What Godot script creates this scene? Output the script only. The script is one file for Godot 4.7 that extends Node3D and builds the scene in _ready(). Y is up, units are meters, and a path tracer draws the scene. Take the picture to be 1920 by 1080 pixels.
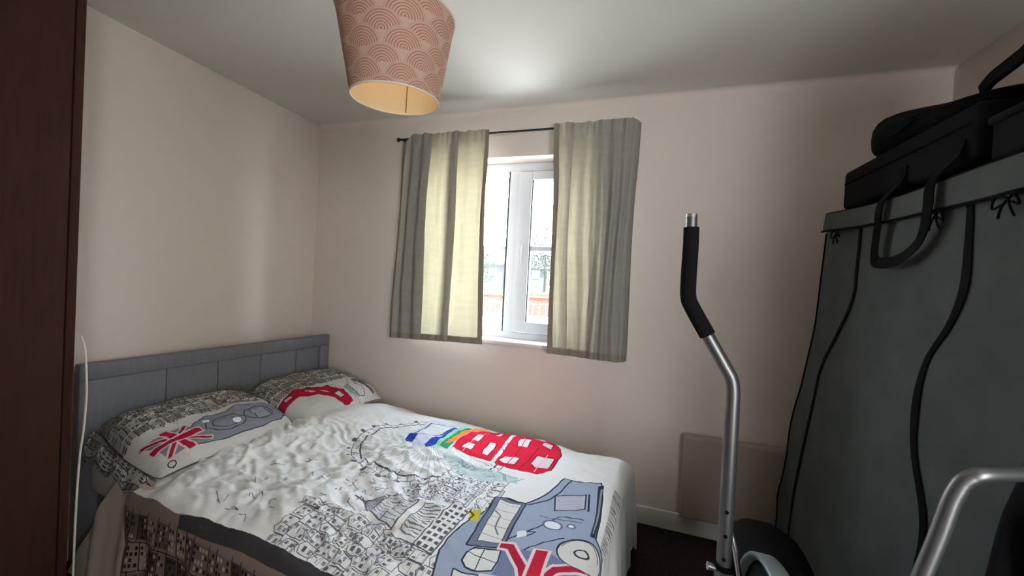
extends Node3D
# A small bedroom: double bed against the left wall, curtained window ahead, fabric wardrobe and exercise machine on the right.

const BED_O := Vector3(0.207, 0.0, 0.03)
const BED_TURN := 6.5
var bu := Vector3(cos(deg_to_rad(BED_TURN)), 0, sin(deg_to_rad(BED_TURN)))     # along the bed, head to foot
var bv := Vector3(-sin(deg_to_rad(BED_TURN)), 0, cos(deg_to_rad(BED_TURN)))    # across the bed, window side to room side
var rng := RandomNumberGenerator.new()
var M := {}
var ink := Color8(92, 94, 106)
var img: Image


func _ready():
	rng.seed = 7
	var cam := Camera3D.new()
	cam.name = "camera"
	cam.fov = 74.28
	cam.near = 0.02
	cam.position = Vector3(2.29, 1.313, 2.27)
	cam.rotation_degrees = Vector3(-0.84, 17.64, 3.03)
	add_child(cam)
	cam.current = true
	var sky_mat := ProceduralSkyMaterial.new()
	sky_mat.sky_top_color = Color(0.82, 0.88, 0.95)
	sky_mat.sky_horizon_color = Color(0.97, 0.98, 1.0)
	sky_mat.ground_horizon_color = Color(0.6, 0.6, 0.58)
	sky_mat.ground_bottom_color = Color(0.45, 0.45, 0.43)
	var sky := Sky.new()
	sky.sky_material = sky_mat
	var env := Environment.new()
	env.background_mode = Environment.BG_SKY
	env.sky = sky
	env.background_energy_multiplier = 39.0
	env.tonemap_mode = Environment.TONE_MAPPER_LINEAR
	env.tonemap_exposure = 1.0
	env.sdfgi_enabled = true
	env.ssao_enabled = true
	env.ssil_enabled = true
	var we := WorldEnvironment.new()
	we.name = "world_environment"
	we.environment = env
	add_child(we)

	var sun := DirectionalLight3D.new()
	sun.name = "sun"
	sun.light_energy = 53.0
	sun.light_color = Color(1.0, 0.99, 0.97)
	sun.light_angular_distance = 2.0
	sun.shadow_enabled = true
	sun.rotation_degrees = Vector3(-74, -15, 0)
	add_child(sun)

	# unseen light behind the camera, placed to brighten the walls and lampshade
	var unseen_light := AreaLight3D.new()
	unseen_light.name = "unseen_rear_light"
	unseen_light.area_size = Vector2(0.46, 1.2)
	unseen_light.light_color = Color(0.97, 0.985, 1.0)
	unseen_light.light_energy = 3.5
	unseen_light.shadow_enabled = true
	unseen_light.position = Vector3(3.24, 1.25, 2.915)
	add_child(unseen_light)

	make_materials()
	build_room()
	build_window()
	build_outside()
	build_bed()
	build_curtains()
	build_pendant()
	build_brown_wardrobe()
	build_fabric_wardrobe()
	build_bags()
	build_trainer()
	build_heater()


# ------------------------------------------------------------------ mesh helpers
func new_st(smooth := true) -> SurfaceTool:
	var st := SurfaceTool.new()
	st.begin(Mesh.PRIMITIVE_TRIANGLES)
	st.set_smooth_group(0 if smooth else -1)
	return st


func tri(st, a, b, c):          # anticlockwise seen from outside
	st.add_vertex(a)
	st.add_vertex(c)
	st.add_vertex(b)


func quad(st, a, b, c, d):
	tri(st, a, b, c)
	tri(st, a, c, d)


func rbox(st: SurfaceTool, c: Vector3, size: Vector3, r := 0.004, seg := 1, bas := Basis()):
	var h := size * 0.5
	r = minf(r, minf(h.x, minf(h.y, h.z)) * 0.98)
	st.set_smooth_group(0)
	for ax in 3:
		for sgn in [-1.0, 1.0]:
			var i1: int = (ax + 1) % 3
			var i2: int = (ax + 2) % 3
			var s1 := samples(h[i1], r, seg)
			var s2 := samples(h[i2], r, seg)
			var grid := []
			for a in s1:
				var row := []
				for b in s2:
					var p := Vector3()
					p[ax] = h[ax] * sgn
					p[i1] = a
					p[i2] = b
					var inner := Vector3(clampf(p.x, -h.x + r, h.x - r), clampf(p.y, -h.y + r, h.y - r), clampf(p.z, -h.z + r, h.z - r))
					var d := p - inner
					row.append(c + bas * (inner + d.normalized() * r))
				grid.append(row)
			for i in s1.size() - 1:
				for j in s2.size() - 1:
					if sgn > 0:
						quad(st, grid[i][j], grid[i + 1][j], grid[i + 1][j + 1], grid[i][j + 1])
					else:
						quad(st, grid[i][j], grid[i][j + 1], grid[i + 1][j + 1], grid[i + 1][j])


func pbox(st: SurfaceTool, a: Vector3, b: Vector3):
	st.set_smooth_group(-1)
	var p := []
	for k in 8:
		p.append(Vector3(b.x if k & 1 else a.x, b.y if k & 2 else a.y, b.z if k & 4 else a.z))
	quad(st, p[4], p[5], p[7], p[6])
	quad(st, p[1], p[0], p[2], p[3])
	quad(st, p[5], p[1], p[3], p[7])
	quad(st, p[0], p[4], p[6], p[2])
	quad(st, p[6], p[7], p[3], p[2])
	quad(st, p[0], p[1], p[5], p[4])


func samples(h: float, r: float, seg: int) -> Array:
	var out := []
	for k in seg + 1:
		out.append(-h + r * (1.0 - cos(k * PI / 2 / seg)) if seg > 1 else -h + r * k)
	for k in seg + 1:
		out.append(h - r * (1.0 - cos((seg - k) * PI / 2 / seg)) if seg > 1 else h - r * (seg - k))
	return out


func catmull(pts: Array, n := 6) -> Array:
	var out := []
	for i in pts.size() - 1:
		var p0: Vector3 = pts[maxi(i - 1, 0)]
		var p1: Vector3 = pts[i]
		var p2: Vector3 = pts[i + 1]
		var p3: Vector3 = pts[mini(i + 2, pts.size() - 1)]
		for k in n:
			var t := float(k) / n
			out.append(0.5 * (2.0 * p1 + (p2 - p0) * t + (2.0 * p0 - 5.0 * p1 + 4.0 * p2 - p3) * t * t + (3.0 * p1 - p0 - 3.0 * p2 + p3) * t * t * t))
	out.append(pts[-1])
	return out


func tube(st: SurfaceTool, pts: Array, r0: float, r1 := -1.0, n := 12, cap := true):
	if r1 < 0:
		r1 = r0
	var rings := []
	var t0: Vector3 = (pts[1] - pts[0]).normalized()
	var nrm := t0.cross(Vector3.UP if absf(t0.y) < 0.9 else Vector3.RIGHT).normalized()
	for i in pts.size():
		var t: Vector3 = (pts[mini(i + 1, pts.size() - 1)] - pts[maxi(i - 1, 0)]).normalized()
		nrm = (nrm - t * nrm.dot(t)).normalized()
		var bin := t.cross(nrm)
		var r := lerpf(r0, r1, float(i) / (pts.size() - 1))
		var ring := []
		for k in n:
			var a := TAU * k / n
			ring.append(pts[i] + (nrm * cos(a) + bin * sin(a)) * r)
		rings.append(ring)
	st.set_smooth_group(0)
	for i in rings.size() - 1:
		for k in n:
			quad(st, rings[i][k], rings[i][(k + 1) % n], rings[i + 1][(k + 1) % n], rings[i + 1][k])
	if cap:
		st.set_smooth_group(-1)
		for k in n:
			tri(st, pts[0], rings[0][(k + 1) % n], rings[0][k])
			tri(st, pts[-1], rings[-1][k], rings[-1][(k + 1) % n])
		st.set_smooth_group(0)


func lathe(st: SurfaceTool, profile: Array, n := 32, xf := Transform3D(), uvs := false):    # profile of (radius, height), from the bottom up on the outside
	for i in profile.size() - 1:
		for k in n:
			var a0 := TAU * k / n
			var a1 := TAU * (k + 1) / n
			var p: Vector2 = profile[i]
			var q: Vector2 = profile[i + 1]
			var c := [Vector3(cos(a0) * p.x, p.y, -sin(a0) * p.x), Vector3(cos(a1) * p.x, p.y, -sin(a1) * p.x), Vector3(cos(a1) * q.x, q.y, -sin(a1) * q.x), Vector3(cos(a0) * q.x, q.y, -sin(a0) * q.x)]
			var u := [Vector2(float(k) / n, 1.0 - float(i) / (profile.size() - 1)), Vector2(float(k + 1) / n, 1.0 - float(i) / (profile.size() - 1)), Vector2(float(k + 1) / n, 1.0 - float(i + 1) / (profile.size() - 1)), Vector2(float(k) / n, 1.0 - float(i + 1) / (profile.size() - 1))]
			for m in [0, 2, 1, 0, 3, 2]:
				if uvs:
					st.set_uv(u[m])
				st.add_vertex(xf * c[m])


func sheet(P: Array, uv = null, thick := 0.0) -> ArrayMesh:    # rows of points; with a thickness it gets a back and edges
	var nu := P.size()
	var nv: int = P[0].size()
	var N := []
	for i in nu:
		var row := []
		for j in nv:
			var du: Vector3 = P[mini(i + 1, nu - 1)][j] - P[maxi(i - 1, 0)][j]
			var dv: Vector3 = P[i][mini(j + 1, nv - 1)] - P[i][maxi(j - 1, 0)]
			row.append(du.cross(dv).normalized())
		N.append(row)
	var verts := PackedVector3Array()
	var norms := PackedVector3Array()
	var tex := PackedVector2Array()
	var idx := PackedInt32Array()
	for side in (2 if thick > 0.0 else 1):
		for i in nu:
			for j in nv:
				verts.append(P[i][j] - N[i][j] * thick * side)
				norms.append(N[i][j] * (1.0 - 2.0 * side))
				tex.append(uv[i][j] if uv != null else Vector2(float(i) / (nu - 1), float(j) / (nv - 1)))
		var o := side * nu * nv
		for i in nu - 1:
			for j in nv - 1:
				var a := o + i * nv + j
				var b := a + nv
				if side == 0:
					idx.append_array([a, b + 1, b, a, a + 1, b + 1])
				else:
					idx.append_array([a, b, b + 1, a, b + 1, a + 1])
	if thick > 0.0:
		var o2 := nu * nv
		for i in nu - 1:
			for j in [0, nv - 1]:
				var a: int = i * nv + j
				var b: int = a + nv
				idx.append_array([a, b, b + o2, a, b + o2, a + o2] if j == 0 else [a, b + o2, b, a, a + o2, b + o2])
		for j in nv - 1:
			for i in [0, nu - 1]:
				var a: int = i * nv + j
				var b: int = a + 1
				idx.append_array([a, b + o2, b, a, a + o2, b + o2] if i == 0 else [a, b, b + o2, a, b + o2, a + o2])
	var arr := []
	arr.resize(Mesh.ARRAY_MAX)
	arr[Mesh.ARRAY_VERTEX] = verts
	arr[Mesh.ARRAY_NORMAL] = norms
	arr[Mesh.ARRAY_TEX_UV] = tex
	arr[Mesh.ARRAY_INDEX] = idx
	var m := ArrayMesh.new()
	m.add_surface_from_arrays(Mesh.PRIMITIVE_TRIANGLES, arr)
	return m


# ------------------------------------------------------------------ node helpers
func obj(called: String, shape, material: Material, parent: Node = self) -> MeshInstance3D:
	var o := MeshInstance3D.new()
	o.name = called
	if shape is SurfaceTool:
		shape.generate_normals()
		o.mesh = shape.commit()
	else:
		o.mesh = shape
	o.material_override = material
	parent.add_child(o, true)
	return o


func root(called: String, at := Vector3.ZERO) -> Node3D:
	var o := Node3D.new()
	o.name = called
	o.position = at
	add_child(o, true)
	return o


func tag(o: Node3D, label: String, category: String, group := ""):
	o.set_meta("label", label)
	o.set_meta("category", category)
	if group:
		o.set_meta("group", group)


func struct(called: String, shape, material: Material, label := "") -> MeshInstance3D:
	var o := obj(called, shape, material)
	o.set_meta("kind", "structure")
	if label:
		o.set_meta("label", label)
	return o


func box(c: Vector3, size: Vector3, r := 0.004, seg := 1, bas := Basis()) -> SurfaceTool:
	var st := new_st()
	rbox(st, c, size, r, seg, bas)
	return st


func pipe(pts: Array, r0: float, r1 := -1.0, n := 12) -> SurfaceTool:
	var st := new_st()
	tube(st, pts, r0, r1, n)
	return st


# ------------------------------------------------------------------ materials
func mat(called: String, c: Color, rough := 0.8, metal := 0.0) -> StandardMaterial3D:
	var m := StandardMaterial3D.new()
	m.resource_name = called
	m.albedo_color = c
	m.roughness = rough
	m.metallic = metal
	m.metallic_specular = 0.5 if rough < 0.7 or metal > 0 else 0.2
	M[called] = m
	return m


func noise_tex(freq: float, lo: Color, hi: Color, size := 256, kind := FastNoiseLite.TYPE_SIMPLEX_SMOOTH, octaves := 4) -> NoiseTexture2D:
	var n := FastNoiseLite.new()
	n.seed = 11
	n.noise_type = kind
	n.frequency = freq
	n.fractal_octaves = octaves
	var g := Gradient.new()
	g.set_color(0, lo)
	g.set_color(1, hi)
	var t := NoiseTexture2D.new()
	t.width = size
	t.height = size
	t.seamless = true
	t.noise = n
	t.color_ramp = g
	return t


func bump(m: StandardMaterial3D, freq: float, cm: float, scale: float, size := 256):
	m.heightmap_enabled = true
	m.heightmap_texture = noise_tex(freq, Color.BLACK, Color.WHITE, size)
	m.heightmap_scale = cm
	m.uv1_triplanar = true
	m.uv1_world_triplanar = true
	m.uv1_scale = Vector3.ONE * scale


func make_materials():
	var w := mat("wall_paint", Color8(228, 217, 207), 0.9)
	bump(w, 0.05, 0.03, 1.5)
	var c := mat("ceiling_paint", Color8(228, 226, 218), 0.92)
	bump(c, 0.05, 0.02, 1.5)
	var f := mat("carpet", Color.WHITE, 1.0)
	f.albedo_texture = noise_tex(0.12, Color8(36, 27, 27), Color8(62, 48, 46))
	bump(f, 0.2, 0.4, 2.0)
	mat("white_gloss", Color8(226, 222, 214), 0.4)
	mat("upvc", Color8(232, 236, 240), 0.3)
	mat("rubber", Color8(40, 42, 45), 0.6)
	var gl := mat("glass", Color(0.95, 0.98, 1.0, 0.06), 0.02)
	gl.transparency = BaseMaterial3D.TRANSPARENCY_ALPHA
	var lg := mat("unseen_lit_glass", Color8(230, 232, 235), 0.4)  # glow for the pane out of view behind the camera
	lg.emission_enabled = true
	lg.emission = Color(1.0, 0.97, 0.93)
	lg.emission_energy_multiplier = 1.0
	mat("black_metal", Color8(26, 24, 24), 0.45, 0.4)
	var cu := mat("curtain_cloth", Color.WHITE, 0.9)
	cu.albedo_texture = noise_tex(0.02, Color8(164, 160, 153), Color8(172, 168, 161), 256)
	cu.uv1_scale = Vector3(1, 6, 1)
	cu.backlight_enabled = true
	cu.backlight = Color(0.69, 0.67, 0.56)
	var h := mat("hem_cloth", Color8(146, 139, 124), 0.9)
	h.backlight_enabled = true
	h.backlight = Color(0.4, 0.37, 0.28)
	# painted headboard
	var hb := mat("grey_paint", Color.WHITE, 0.5)
	hb.albedo_texture = noise_tex(0.01, Color8(112, 114, 122), Color8(122, 124, 131))
	hb.uv1_triplanar = true
	hb.uv1_scale = Vector3(2, 2, 14)
	mat("mattress_cloth", Color8(205, 194, 180), 0.95)
	mat("sheet_cloth", Color8(206, 190, 172), 0.95)
	var du := mat("duvet_cloth", Color.WHITE, 0.95)
	du.albedo_texture = duvet_print()
	var p1 := mat("pillow_cloth_flag", Color.WHITE, 0.95)
	p1.albedo_texture = pillow_print(true)
	var p2 := mat("pillow_cloth_box", Color.WHITE, 0.95)
	p2.albedo_texture = pillow_print(false)
	var wd := mat("brown_wood", Color.WHITE, 0.75)
	wd.albedo_texture = noise_tex(0.03, Color8(50, 30, 22), Color8(60, 37, 28))
	wd.uv1_triplanar = true
	wd.uv1_scale = Vector3(6, 0.6, 6)
	mat("dark_gap", Color8(28, 18, 16), 0.8)
	mat("cable_white", Color8(205, 196, 180), 0.5)
	var wf := mat("wardrobe_cloth", Color.WHITE, 0.85)
	wf.albedo_texture = noise_tex(0.02, Color8(66, 70, 68), Color8(77, 81, 78))
	bump(wf, 0.02, 0.15, 1.2)
	mat("black_trim", Color8(8, 8, 9), 0.85)
	mat("bag_black", Color8(8, 7, 10), 0.9)
	mat("bag_charcoal", Color8(17, 17, 18), 0.9)
	mat("webbing", Color8(7, 7, 8), 0.9)
	mat("steel", Color8(112, 112, 112), 0.42, 0.85)
	mat("foam", Color8(20, 20, 22), 0.95)
	mat("chrome", Color8(190, 190, 190), 0.25, 0.9)
	mat("shroud", Color8(5, 5, 6), 0.75)
	mat("wheel_grey", Color8(122, 129, 132), 0.4, 0.3)
	mat("heater_white", Color8(172, 156, 146), 0.7)
	var sh := mat("shade_cloth", Color.WHITE, 0.9)
	sh.albedo_texture = shade_print()
	sh.backlight_enabled = true
	sh.backlight = Color(0.4, 0.37, 0.33)
	var li := mat("shade_lining", Color8(236, 222, 192), 0.9)
	li.backlight_enabled = true
	li.backlight = Color(0.8, 0.66, 0.4)
	var bg := mat("unseen_bulb_glow", Color8(240, 226, 200), 0.5)  # glow of the bulb out of view inside the shade
	bg.emission_enabled = true
	bg.emission = Color(1.0, 0.84, 0.6)
	bg.emission_energy_multiplier = 1.0
	mat("seam_brown", Color8(150, 112, 74), 0.9)
	mat("seam_grey", Color8(92, 88, 82), 0.95)
	mat("shade_trim", Color8(222, 212, 198), 0.8)
	mat("brick", Color8(74, 34, 25), 0.9)
	mat("paving", Color8(150, 150, 148), 0.95)
	mat("railing", Color8(18, 16, 17), 0.6)
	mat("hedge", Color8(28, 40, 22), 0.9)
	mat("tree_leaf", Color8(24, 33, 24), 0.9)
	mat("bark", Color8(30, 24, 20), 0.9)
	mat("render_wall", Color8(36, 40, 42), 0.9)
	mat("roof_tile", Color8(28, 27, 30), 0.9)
	mat("yellow_paint", Color8(90, 80, 14), 0.7)
	mat("house_glass", Color8(70, 80, 90), 0.2)


# ------------------------------------------------------------------ prints
func poly(pts: Array, c: Color, s := 1.0, off := Vector2.ZERO):      # filled polygon on img
	var v := []
	var y0 := 1e9
	var y1 := -1e9
	for p in pts:
		var q: Vector2 = (p - off) * s
		v.append(q)
		y0 = minf(y0, q.y)
		y1 = maxf(y1, q.y)
	for y in range(maxi(0, int(floor(y0))), mini(img.get_height() - 1, int(ceil(y1))) + 1):
		var xs := []
		for i in v.size():
			var a: Vector2 = v[i]
			var b: Vector2 = v[(i + 1) % v.size()]
			if (a.y <= y + 0.5) != (b.y <= y + 0.5):
				xs.append(a.x + (y + 0.5 - a.y) / (b.y - a.y) * (b.x - a.x))
		xs.sort()
		for k in range(0, xs.size() - 1, 2):
			img.fill_rect(Rect2i(int(round(xs[k])), y, maxi(1, int(round(xs[k + 1])) - int(round(xs[k]))), 1), c)


func stroke(pts: Array, w: float, c: Color, s := 1.0, off := Vector2.ZERO):
	for i in pts.size() - 1:
		var a: Vector2 = pts[i]
		var b: Vector2 = pts[i + 1]
		var n: Vector2 = (b - a).normalized().orthogonal() * w * 0.5
		var e: Vector2 = (b - a).normalized() * w * 0.3
		poly([a - e + n, b + e + n, b + e - n, a - e - n], c, s, off)


func V(list: Array) -> Array:
	var out := []
	for i in range(0, list.size(), 2):
		out.append(Vector2(list[i], list[i + 1]))
	return out


func arc(c: Vector2, rx: float, ry: float, a0: float, a1: float, n := 24) -> Array:
	var out := []
	for k in n + 1:
		var a := lerpf(a0, a1, float(k) / n)
		out.append(c + Vector2(cos(a) * rx, sin(a) * ry))
	return out


const DS := 9.0                      # pixels a centimetre on the duvet
const DO := Vector2(40, -30)         # the print's first centimetres along and across


func dp(list: Array, c: Color):
	poly(V(list), c, DS, DO)


func dl(list: Array, w: float, c: Color):
	stroke(V(list), w, c, DS, DO)


func house_row(p0: float, q0: float, q1: float, tall: float, dark := false):    # a row of sketched houses; up is towards the headboard
	var q := q0
	while q < q1:
		var w := rng.randf_range(2.2, 4.6)
		var h := tall * rng.randf_range(0.7, 1.25)
		var paper := Color8(234, 235, 233) if not dark else Color8(150, 132, 120)
		var pen := ink if not dark else Color8(38, 30, 28)
		dp([p0, q, p0 - h, q, p0 - h, q + w, p0, q + w], paper)
		dl([p0, q, p0 - h, q, p0 - h - rng.randf_range(0.5, 2.0), q + w * 0.5, p0 - h, q + w, p0, q + w, p0, q], 0.24, pen)
		var rows := int(h / 1.7)
		var cols := int(w / 1.6)
		for i in rows:
			if rng.randf() < 0.8:
				dl([p0 - i * 2.2 - 0.4, q, p0 - i * 2.2 - 0.4, q + w], 0.15, pen)
			for j in cols:
				if rng.randf() < 0.75:
					var a := p0 - i * 2.2 - 0.8
					var b := q + (j + 0.3) * w / cols
					dp([a, b, a - 1.1, b, a - 1.1, b + w / cols * 0.45, a, b + w / cols * 0.45], pen.lerp(paper, rng.randf() * 0.5))
		q += w + rng.randf_range(-0.3, 0.8)


func duvet_print() -> ImageTexture:
	var white := Color8(236, 237, 234)
	img = Image.create(1980, 1980, false, Image.FORMAT_RGB8)
	img.fill(white)
	# big wheel
	var c := Vector2(130, 51)
	for k in 64:
		var a := TAU * k / 64
		stroke([c + Vector2(cos(a), sin(a)) * 4.0, c + Vector2(cos(a) * 34, sin(a) * 30)], 0.16, Color8(150, 152, 166), DS, DO)
	stroke(arc(c, 34, 30, 0, TAU, 60), 0.7, Color8(84, 86, 96), DS, DO)
	stroke(arc(c, 37.5, 33.5, 0, TAU, 60), 0.4, Color8(110, 112, 120), DS, DO)
	for k in 110:
		var a := TAU * k / 110
		stroke([c + Vector2(cos(a) * 34.5, sin(a) * 30.5), c + Vector2(cos(a + 0.05 * (-1) ** k) * 37.4, sin(a + 0.05 * (-1) ** k) * 33.4)], 0.25, Color8(120, 122, 132), DS, DO)
		if k % 4 == 0:
			poly(arc(c + Vector2(cos(a) * 38.6, sin(a) * 34.6), 1.3, 1.0, 0, TAU, 8), Color8(100, 102, 112), DS, DO)
	poly(arc(c, 3, 3, 0, TAU, 16), Color8(176, 172, 196), DS, DO)
	stroke(arc(c, 3, 3, 0, TAU, 16), 0.4, ink, DS, DO)
	# sketched city beneath it
	for r in 5:
		house_row(148 + r * 7, 78 - r * 2, 92 - r, 4.2)
	house_row(154, 64, 84, 4)
	house_row(161, 62, 88, 5)
	house_row(168, 60, 88, 4.5)
	house_row(175, 59, 74, 5)
	for r in 9:
		house_row(126 + r * 6.4, 107 - r * 0.4, 123.5, 5.2)
	for k in 420:
		var a := Vector2(rng.randf_range(120, 180), rng.randf_range(78, 124))
		if a.x + (a.y - 92) * 0.6 < 176:
			stroke([a, a + Vector2(rng.randf_range(-2, 2), rng.randf_range(-1.6, 1.6))], rng.randf_range(0.15, 0.4), Color8(88, 92, 108).lerp(Color8(190, 192, 198), rng.randf()), DS, DO)
	for k in 26:                                                  # loose pen strokes where the cloth is creased
		var a := Vector2(rng.randf_range(86, 140), rng.randf_range(86, 122))
		stroke([a, a + Vector2(rng.randf_range(-4, 4), rng.randf_range(-1.5, 1.5)), a + Vector2(rng.randf_range(-6, 6), rng.randf_range(-3, 3))], 0.25, Color8(120, 122, 126), DS, DO)
	# domed cathedral
	dp([152, 91, 158, 87, 172, 87, 174, 96, 172, 108, 156, 108, 152, 104], white)
	dp([135, 98, 138, 95.4, 142, 93.2, 147, 91.8, 153, 91.2, 153, 104.8, 147, 104.2, 142, 102.8, 138, 100.6], Color8(212, 213, 214))
	for k in 9:
		var t := k / 4.0 - 1.0
		dl([135.5, 98 + t * 0.5, 138, 98 + t * 2.6, 142, 98 + t * 4.8, 147, 98 + t * 6.2, 153, 98 + t * 6.8], 0.22 if absf(t) < 0.9 else 0.4, ink)
	dl([130.5, 98, 135.5, 98], 0.7, ink)
	dl([132.4, 96.8, 132.4, 99.2], 0.4, ink)
	for a in [142.0, 147.5, 153.0, 155.5]:
		var hw := 4.8 if a < 145 else (6.2 if a < 150 else 7.0)
		dl([a, 98 - hw, a, 98 + hw], 0.35, ink)
	for k in 12:
		dl([156, 91 + k * 1.25, 163, 90 + k * 1.45], 0.45, Color8(120, 122, 132))
	dl([164, 86, 164, 109], 0.5, ink)
	dl([171, 86, 171, 109, 153, 107], 0.4, ink)
	for r in 3:
		for k in 9:
			dp([165.0 + r * 2.2, 87.5 + k * 2.4, 166.3 + r * 2.2, 87.5 + k * 2.4, 166.3 + r * 2.2, 88.8 + k * 2.4, 165.0 + r * 2.2, 88.8 + k * 2.4], Color8(96, 98, 106))
	# pale river in front of the buses
	dp([140, 57, 149, 56, 158, 57, 176, 58, 178, 63, 163, 66, 149, 65, 142, 62], Color8(196, 212, 212))
	for k in 22:
		var x := rng.randf_range(141, 176)
		dl([x, 57 + rng.randf() * 7, x + rng.randf_range(1, 5), 57 + rng.randf() * 8], 0.3, Color8(132, 158, 160))
	# blue coach, green and orange stripes
	dp([112, 47, 106, 20, 124, 10, 134, 44, 132, 54, 122, 56], Color8(214, 220, 234))
	dp([114, 45, 110, 25, 122, 19, 126, 38, 119, 42], Color8(226, 230, 232))
	dl([114, 45, 110, 25, 122, 19, 126, 38, 119, 42, 114, 45], 0.8, Color8(48, 58, 96))
	dp([115, 53, 112, 46, 116, 44, 119.5, 53, 117, 55], Color8(46, 66, 148))
	dp([127, 54, 124.5, 44, 127, 39, 122, 20, 125.5, 20, 130.5, 44, 132, 54, 129, 56], Color8(48, 76, 170))
	dp([132, 54, 123, 14, 126, 12, 134, 48, 136, 55], Color8(150, 222, 188))
	dp([134, 52, 126, 12, 129, 12, 137, 44, 139, 53], Color8(58, 150, 104))
	dp([135, 50, 129, 8, 137, 6, 136, 26, 138, 40], Color8(236, 142, 70))
	# two red double-deckers
	var red := Color8(212, 34, 62)
	dp([139, 49, 136, 38, 135, 20, 138, 6, 146, 2, 151, 5, 160.5, 52, 153, 51.5, 146, 51], red)
	dp([162.5, 52, 153, 4, 162, -4, 173, -2, 180, 12, 185, 27, 186, 46, 182, 52, 173, 53.5, 168, 53], red)
	for w in [[141, 35, 140, 26, 143, 24, 145, 34], [142, 46, 141.5, 39, 145.5, 38, 147.5, 46], [151, 41, 149, 30, 152, 28, 155, 38, 156, 46, 153, 46], [146, 18, 144, 8, 147, 7, 149, 17], [163, 49, 162.5, 42, 170, 41, 171, 50, 166, 50.5], [176, 44, 176, 35, 184, 34, 184.5, 45, 179, 47], [160, 20, 160, 10, 165, 12, 168, 27, 163, 28], [172, 18, 171, 8, 176, 10, 178, 20]]:
		dp(w, Color8(232, 214, 214))
		dl(w + [w[0], w[1]], 0.5, Color8(122, 24, 44))
	dl([139, 49, 136, 38, 135, 20, 138, 6], 0.5, Color8(240, 170, 170))
	dl([161.5, 53, 152, 4], 0.7, Color8(240, 226, 224))
	dl([174, 52, 174, 34, 172, 22], 0.5, Color8(140, 20, 40))
	dl([186, 46, 185, 27, 180, 12], 0.6, Color8(120, 20, 40))
	for k in 9:
		dl([140 + k * 2.2, 50.5, 139.5 + k * 2.2, 47.5], 0.25, Color8(120, 20, 40))
	dl([145, 50, 142, 34, 140.5, 14], 0.35, Color8(244, 190, 190))
	dl([168, 52, 166, 32, 160, 4], 0.35, Color8(150, 22, 44))
	dl([180, 50, 180, 32], 0.35, Color8(244, 190, 190))
	dp([162, 6, 164, 0, 170, 0, 170, 8], Color8(226, 214, 224))
	for k in 40:
		var a := Vector2(rng.randf_range(140, 186), rng.randf_range(0, 56))
		stroke([a, a + Vector2(rng.randf_range(-3, 3), rng.randf_range(-1, 1))], 0.2, Color8(170, 60, 80), DS, DO)
	# grey-blue taxi
	var cab := Color8(160, 172, 194)
	var line := Color8(52, 58, 74)
	var body := [172, 97, 173, 92, 175, 86, 175, 75, 176.5, 73.5, 185, 71.5, 188, 67, 190, 62, 192, 54, 193, 49, 198, 48.5, 207, 45, 209.5, 56, 211, 68, 212, 80, 216, 84, 218, 92, 216, 98, 210, 112, 196, 130, 180, 130, 176, 116, 172, 106]
	dp(body, cab)
	dl(body + [172, 97], 0.55, line)
	dl([186, 72, 191, 66, 194, 59, 196, 49], 0.5, line)
	dl([186, 95, 191, 88, 194, 82, 198, 73, 206, 71], 0.45, line)
	dl([192, 100, 195, 93, 200, 88, 203, 84], 0.45, line)
	dp([174.6, 74.6, 185.4, 71.6, 188, 97, 178, 101], line.lerp(cab, 0.6))
	dl([174.6, 74.6, 185.4, 71.6, 188, 97, 178, 101, 174.6, 74.6], 0.5, line)
	dl([176.8, 75.6, 184.2, 73.4, 186.2, 95, 180, 97.8, 176.8, 75.6], 0.5, line)
	dp([176.8, 75.6, 184.2, 73.4, 186.2, 95, 180, 97.8], Color8(222, 223, 218))
	for k in 5:
		dl([177 + k * 0.4, 77.0 + k * 4.4, 184.4 + k * 0.4, 75.6 + k * 4.4], 0.25, Color8(150, 152, 150))
	dl([178, 82, 181, 84, 182, 90, 184, 92], 0.5, Color8(120, 122, 124))
	dp([193, 61.5, 203.5, 56.5, 205, 65, 195.5, 70], Color8(196, 194, 208))
	dl([193, 61.5, 203.5, 56.5, 205, 65, 195.5, 70, 193, 61.5], 0.5, line)
	for k in 6:
		dl([194 + k * 0.35, 62.5 + k * 1.25, 203.4 + k * 0.3, 57.8 + k * 1.25], 0.16, Color8(140, 140, 156))
	dl([204.6, 56, 206.4, 65.5], 0.7, line)
	dp([206.3, 48, 208.2, 46, 210.6, 65, 211.6, 80, 210.2, 80, 209, 65], line)
	dp([207.6, 50, 208.4, 49.6, 210.2, 65, 210.9, 78, 210.5, 78, 209.4, 64], Color8(150, 152, 160))
	dl([192, 76, 206, 73], 0.3, line)
	poly(arc(Vector2(197.6, 79), 3.4, 3.0, 0, TAU, 20), line.lerp(cab, 0.5), DS, DO)
	poly(arc(Vector2(197.6, 79), 2.7, 2.3, 0, TAU, 20), Color8(238, 242, 246), DS, DO)
	poly(arc(Vector2(203.3, 77), 1.6, 1.4, 0, TAU, 16), line.lerp(cab, 0.5), DS, DO)
	poly(arc(Vector2(203.3, 77), 1.0, 0.8, 0, TAU, 12), Color8(228, 234, 240), DS, DO)
	dp([189, 88.5, 191.4, 86.6, 192.4, 89, 190, 91], Color8(232, 236, 240))
	dl([191.5, 86.6, 194, 85.5, 192.4, 89], 0.4, line)
	dp([171, 87, 174, 84, 175, 88, 176, 91, 173, 91], Color8(208, 192, 58))
	dl([171, 87, 173, 88, 173, 91], 0.7, Color8(90, 84, 30))
	# side windows and doors
	dp([179.5, 106, 179.5, 103, 181, 100.5, 188, 98, 189, 102, 189, 106, 185, 107.5, 181.5, 107.5], Color8(224, 226, 222))
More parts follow.
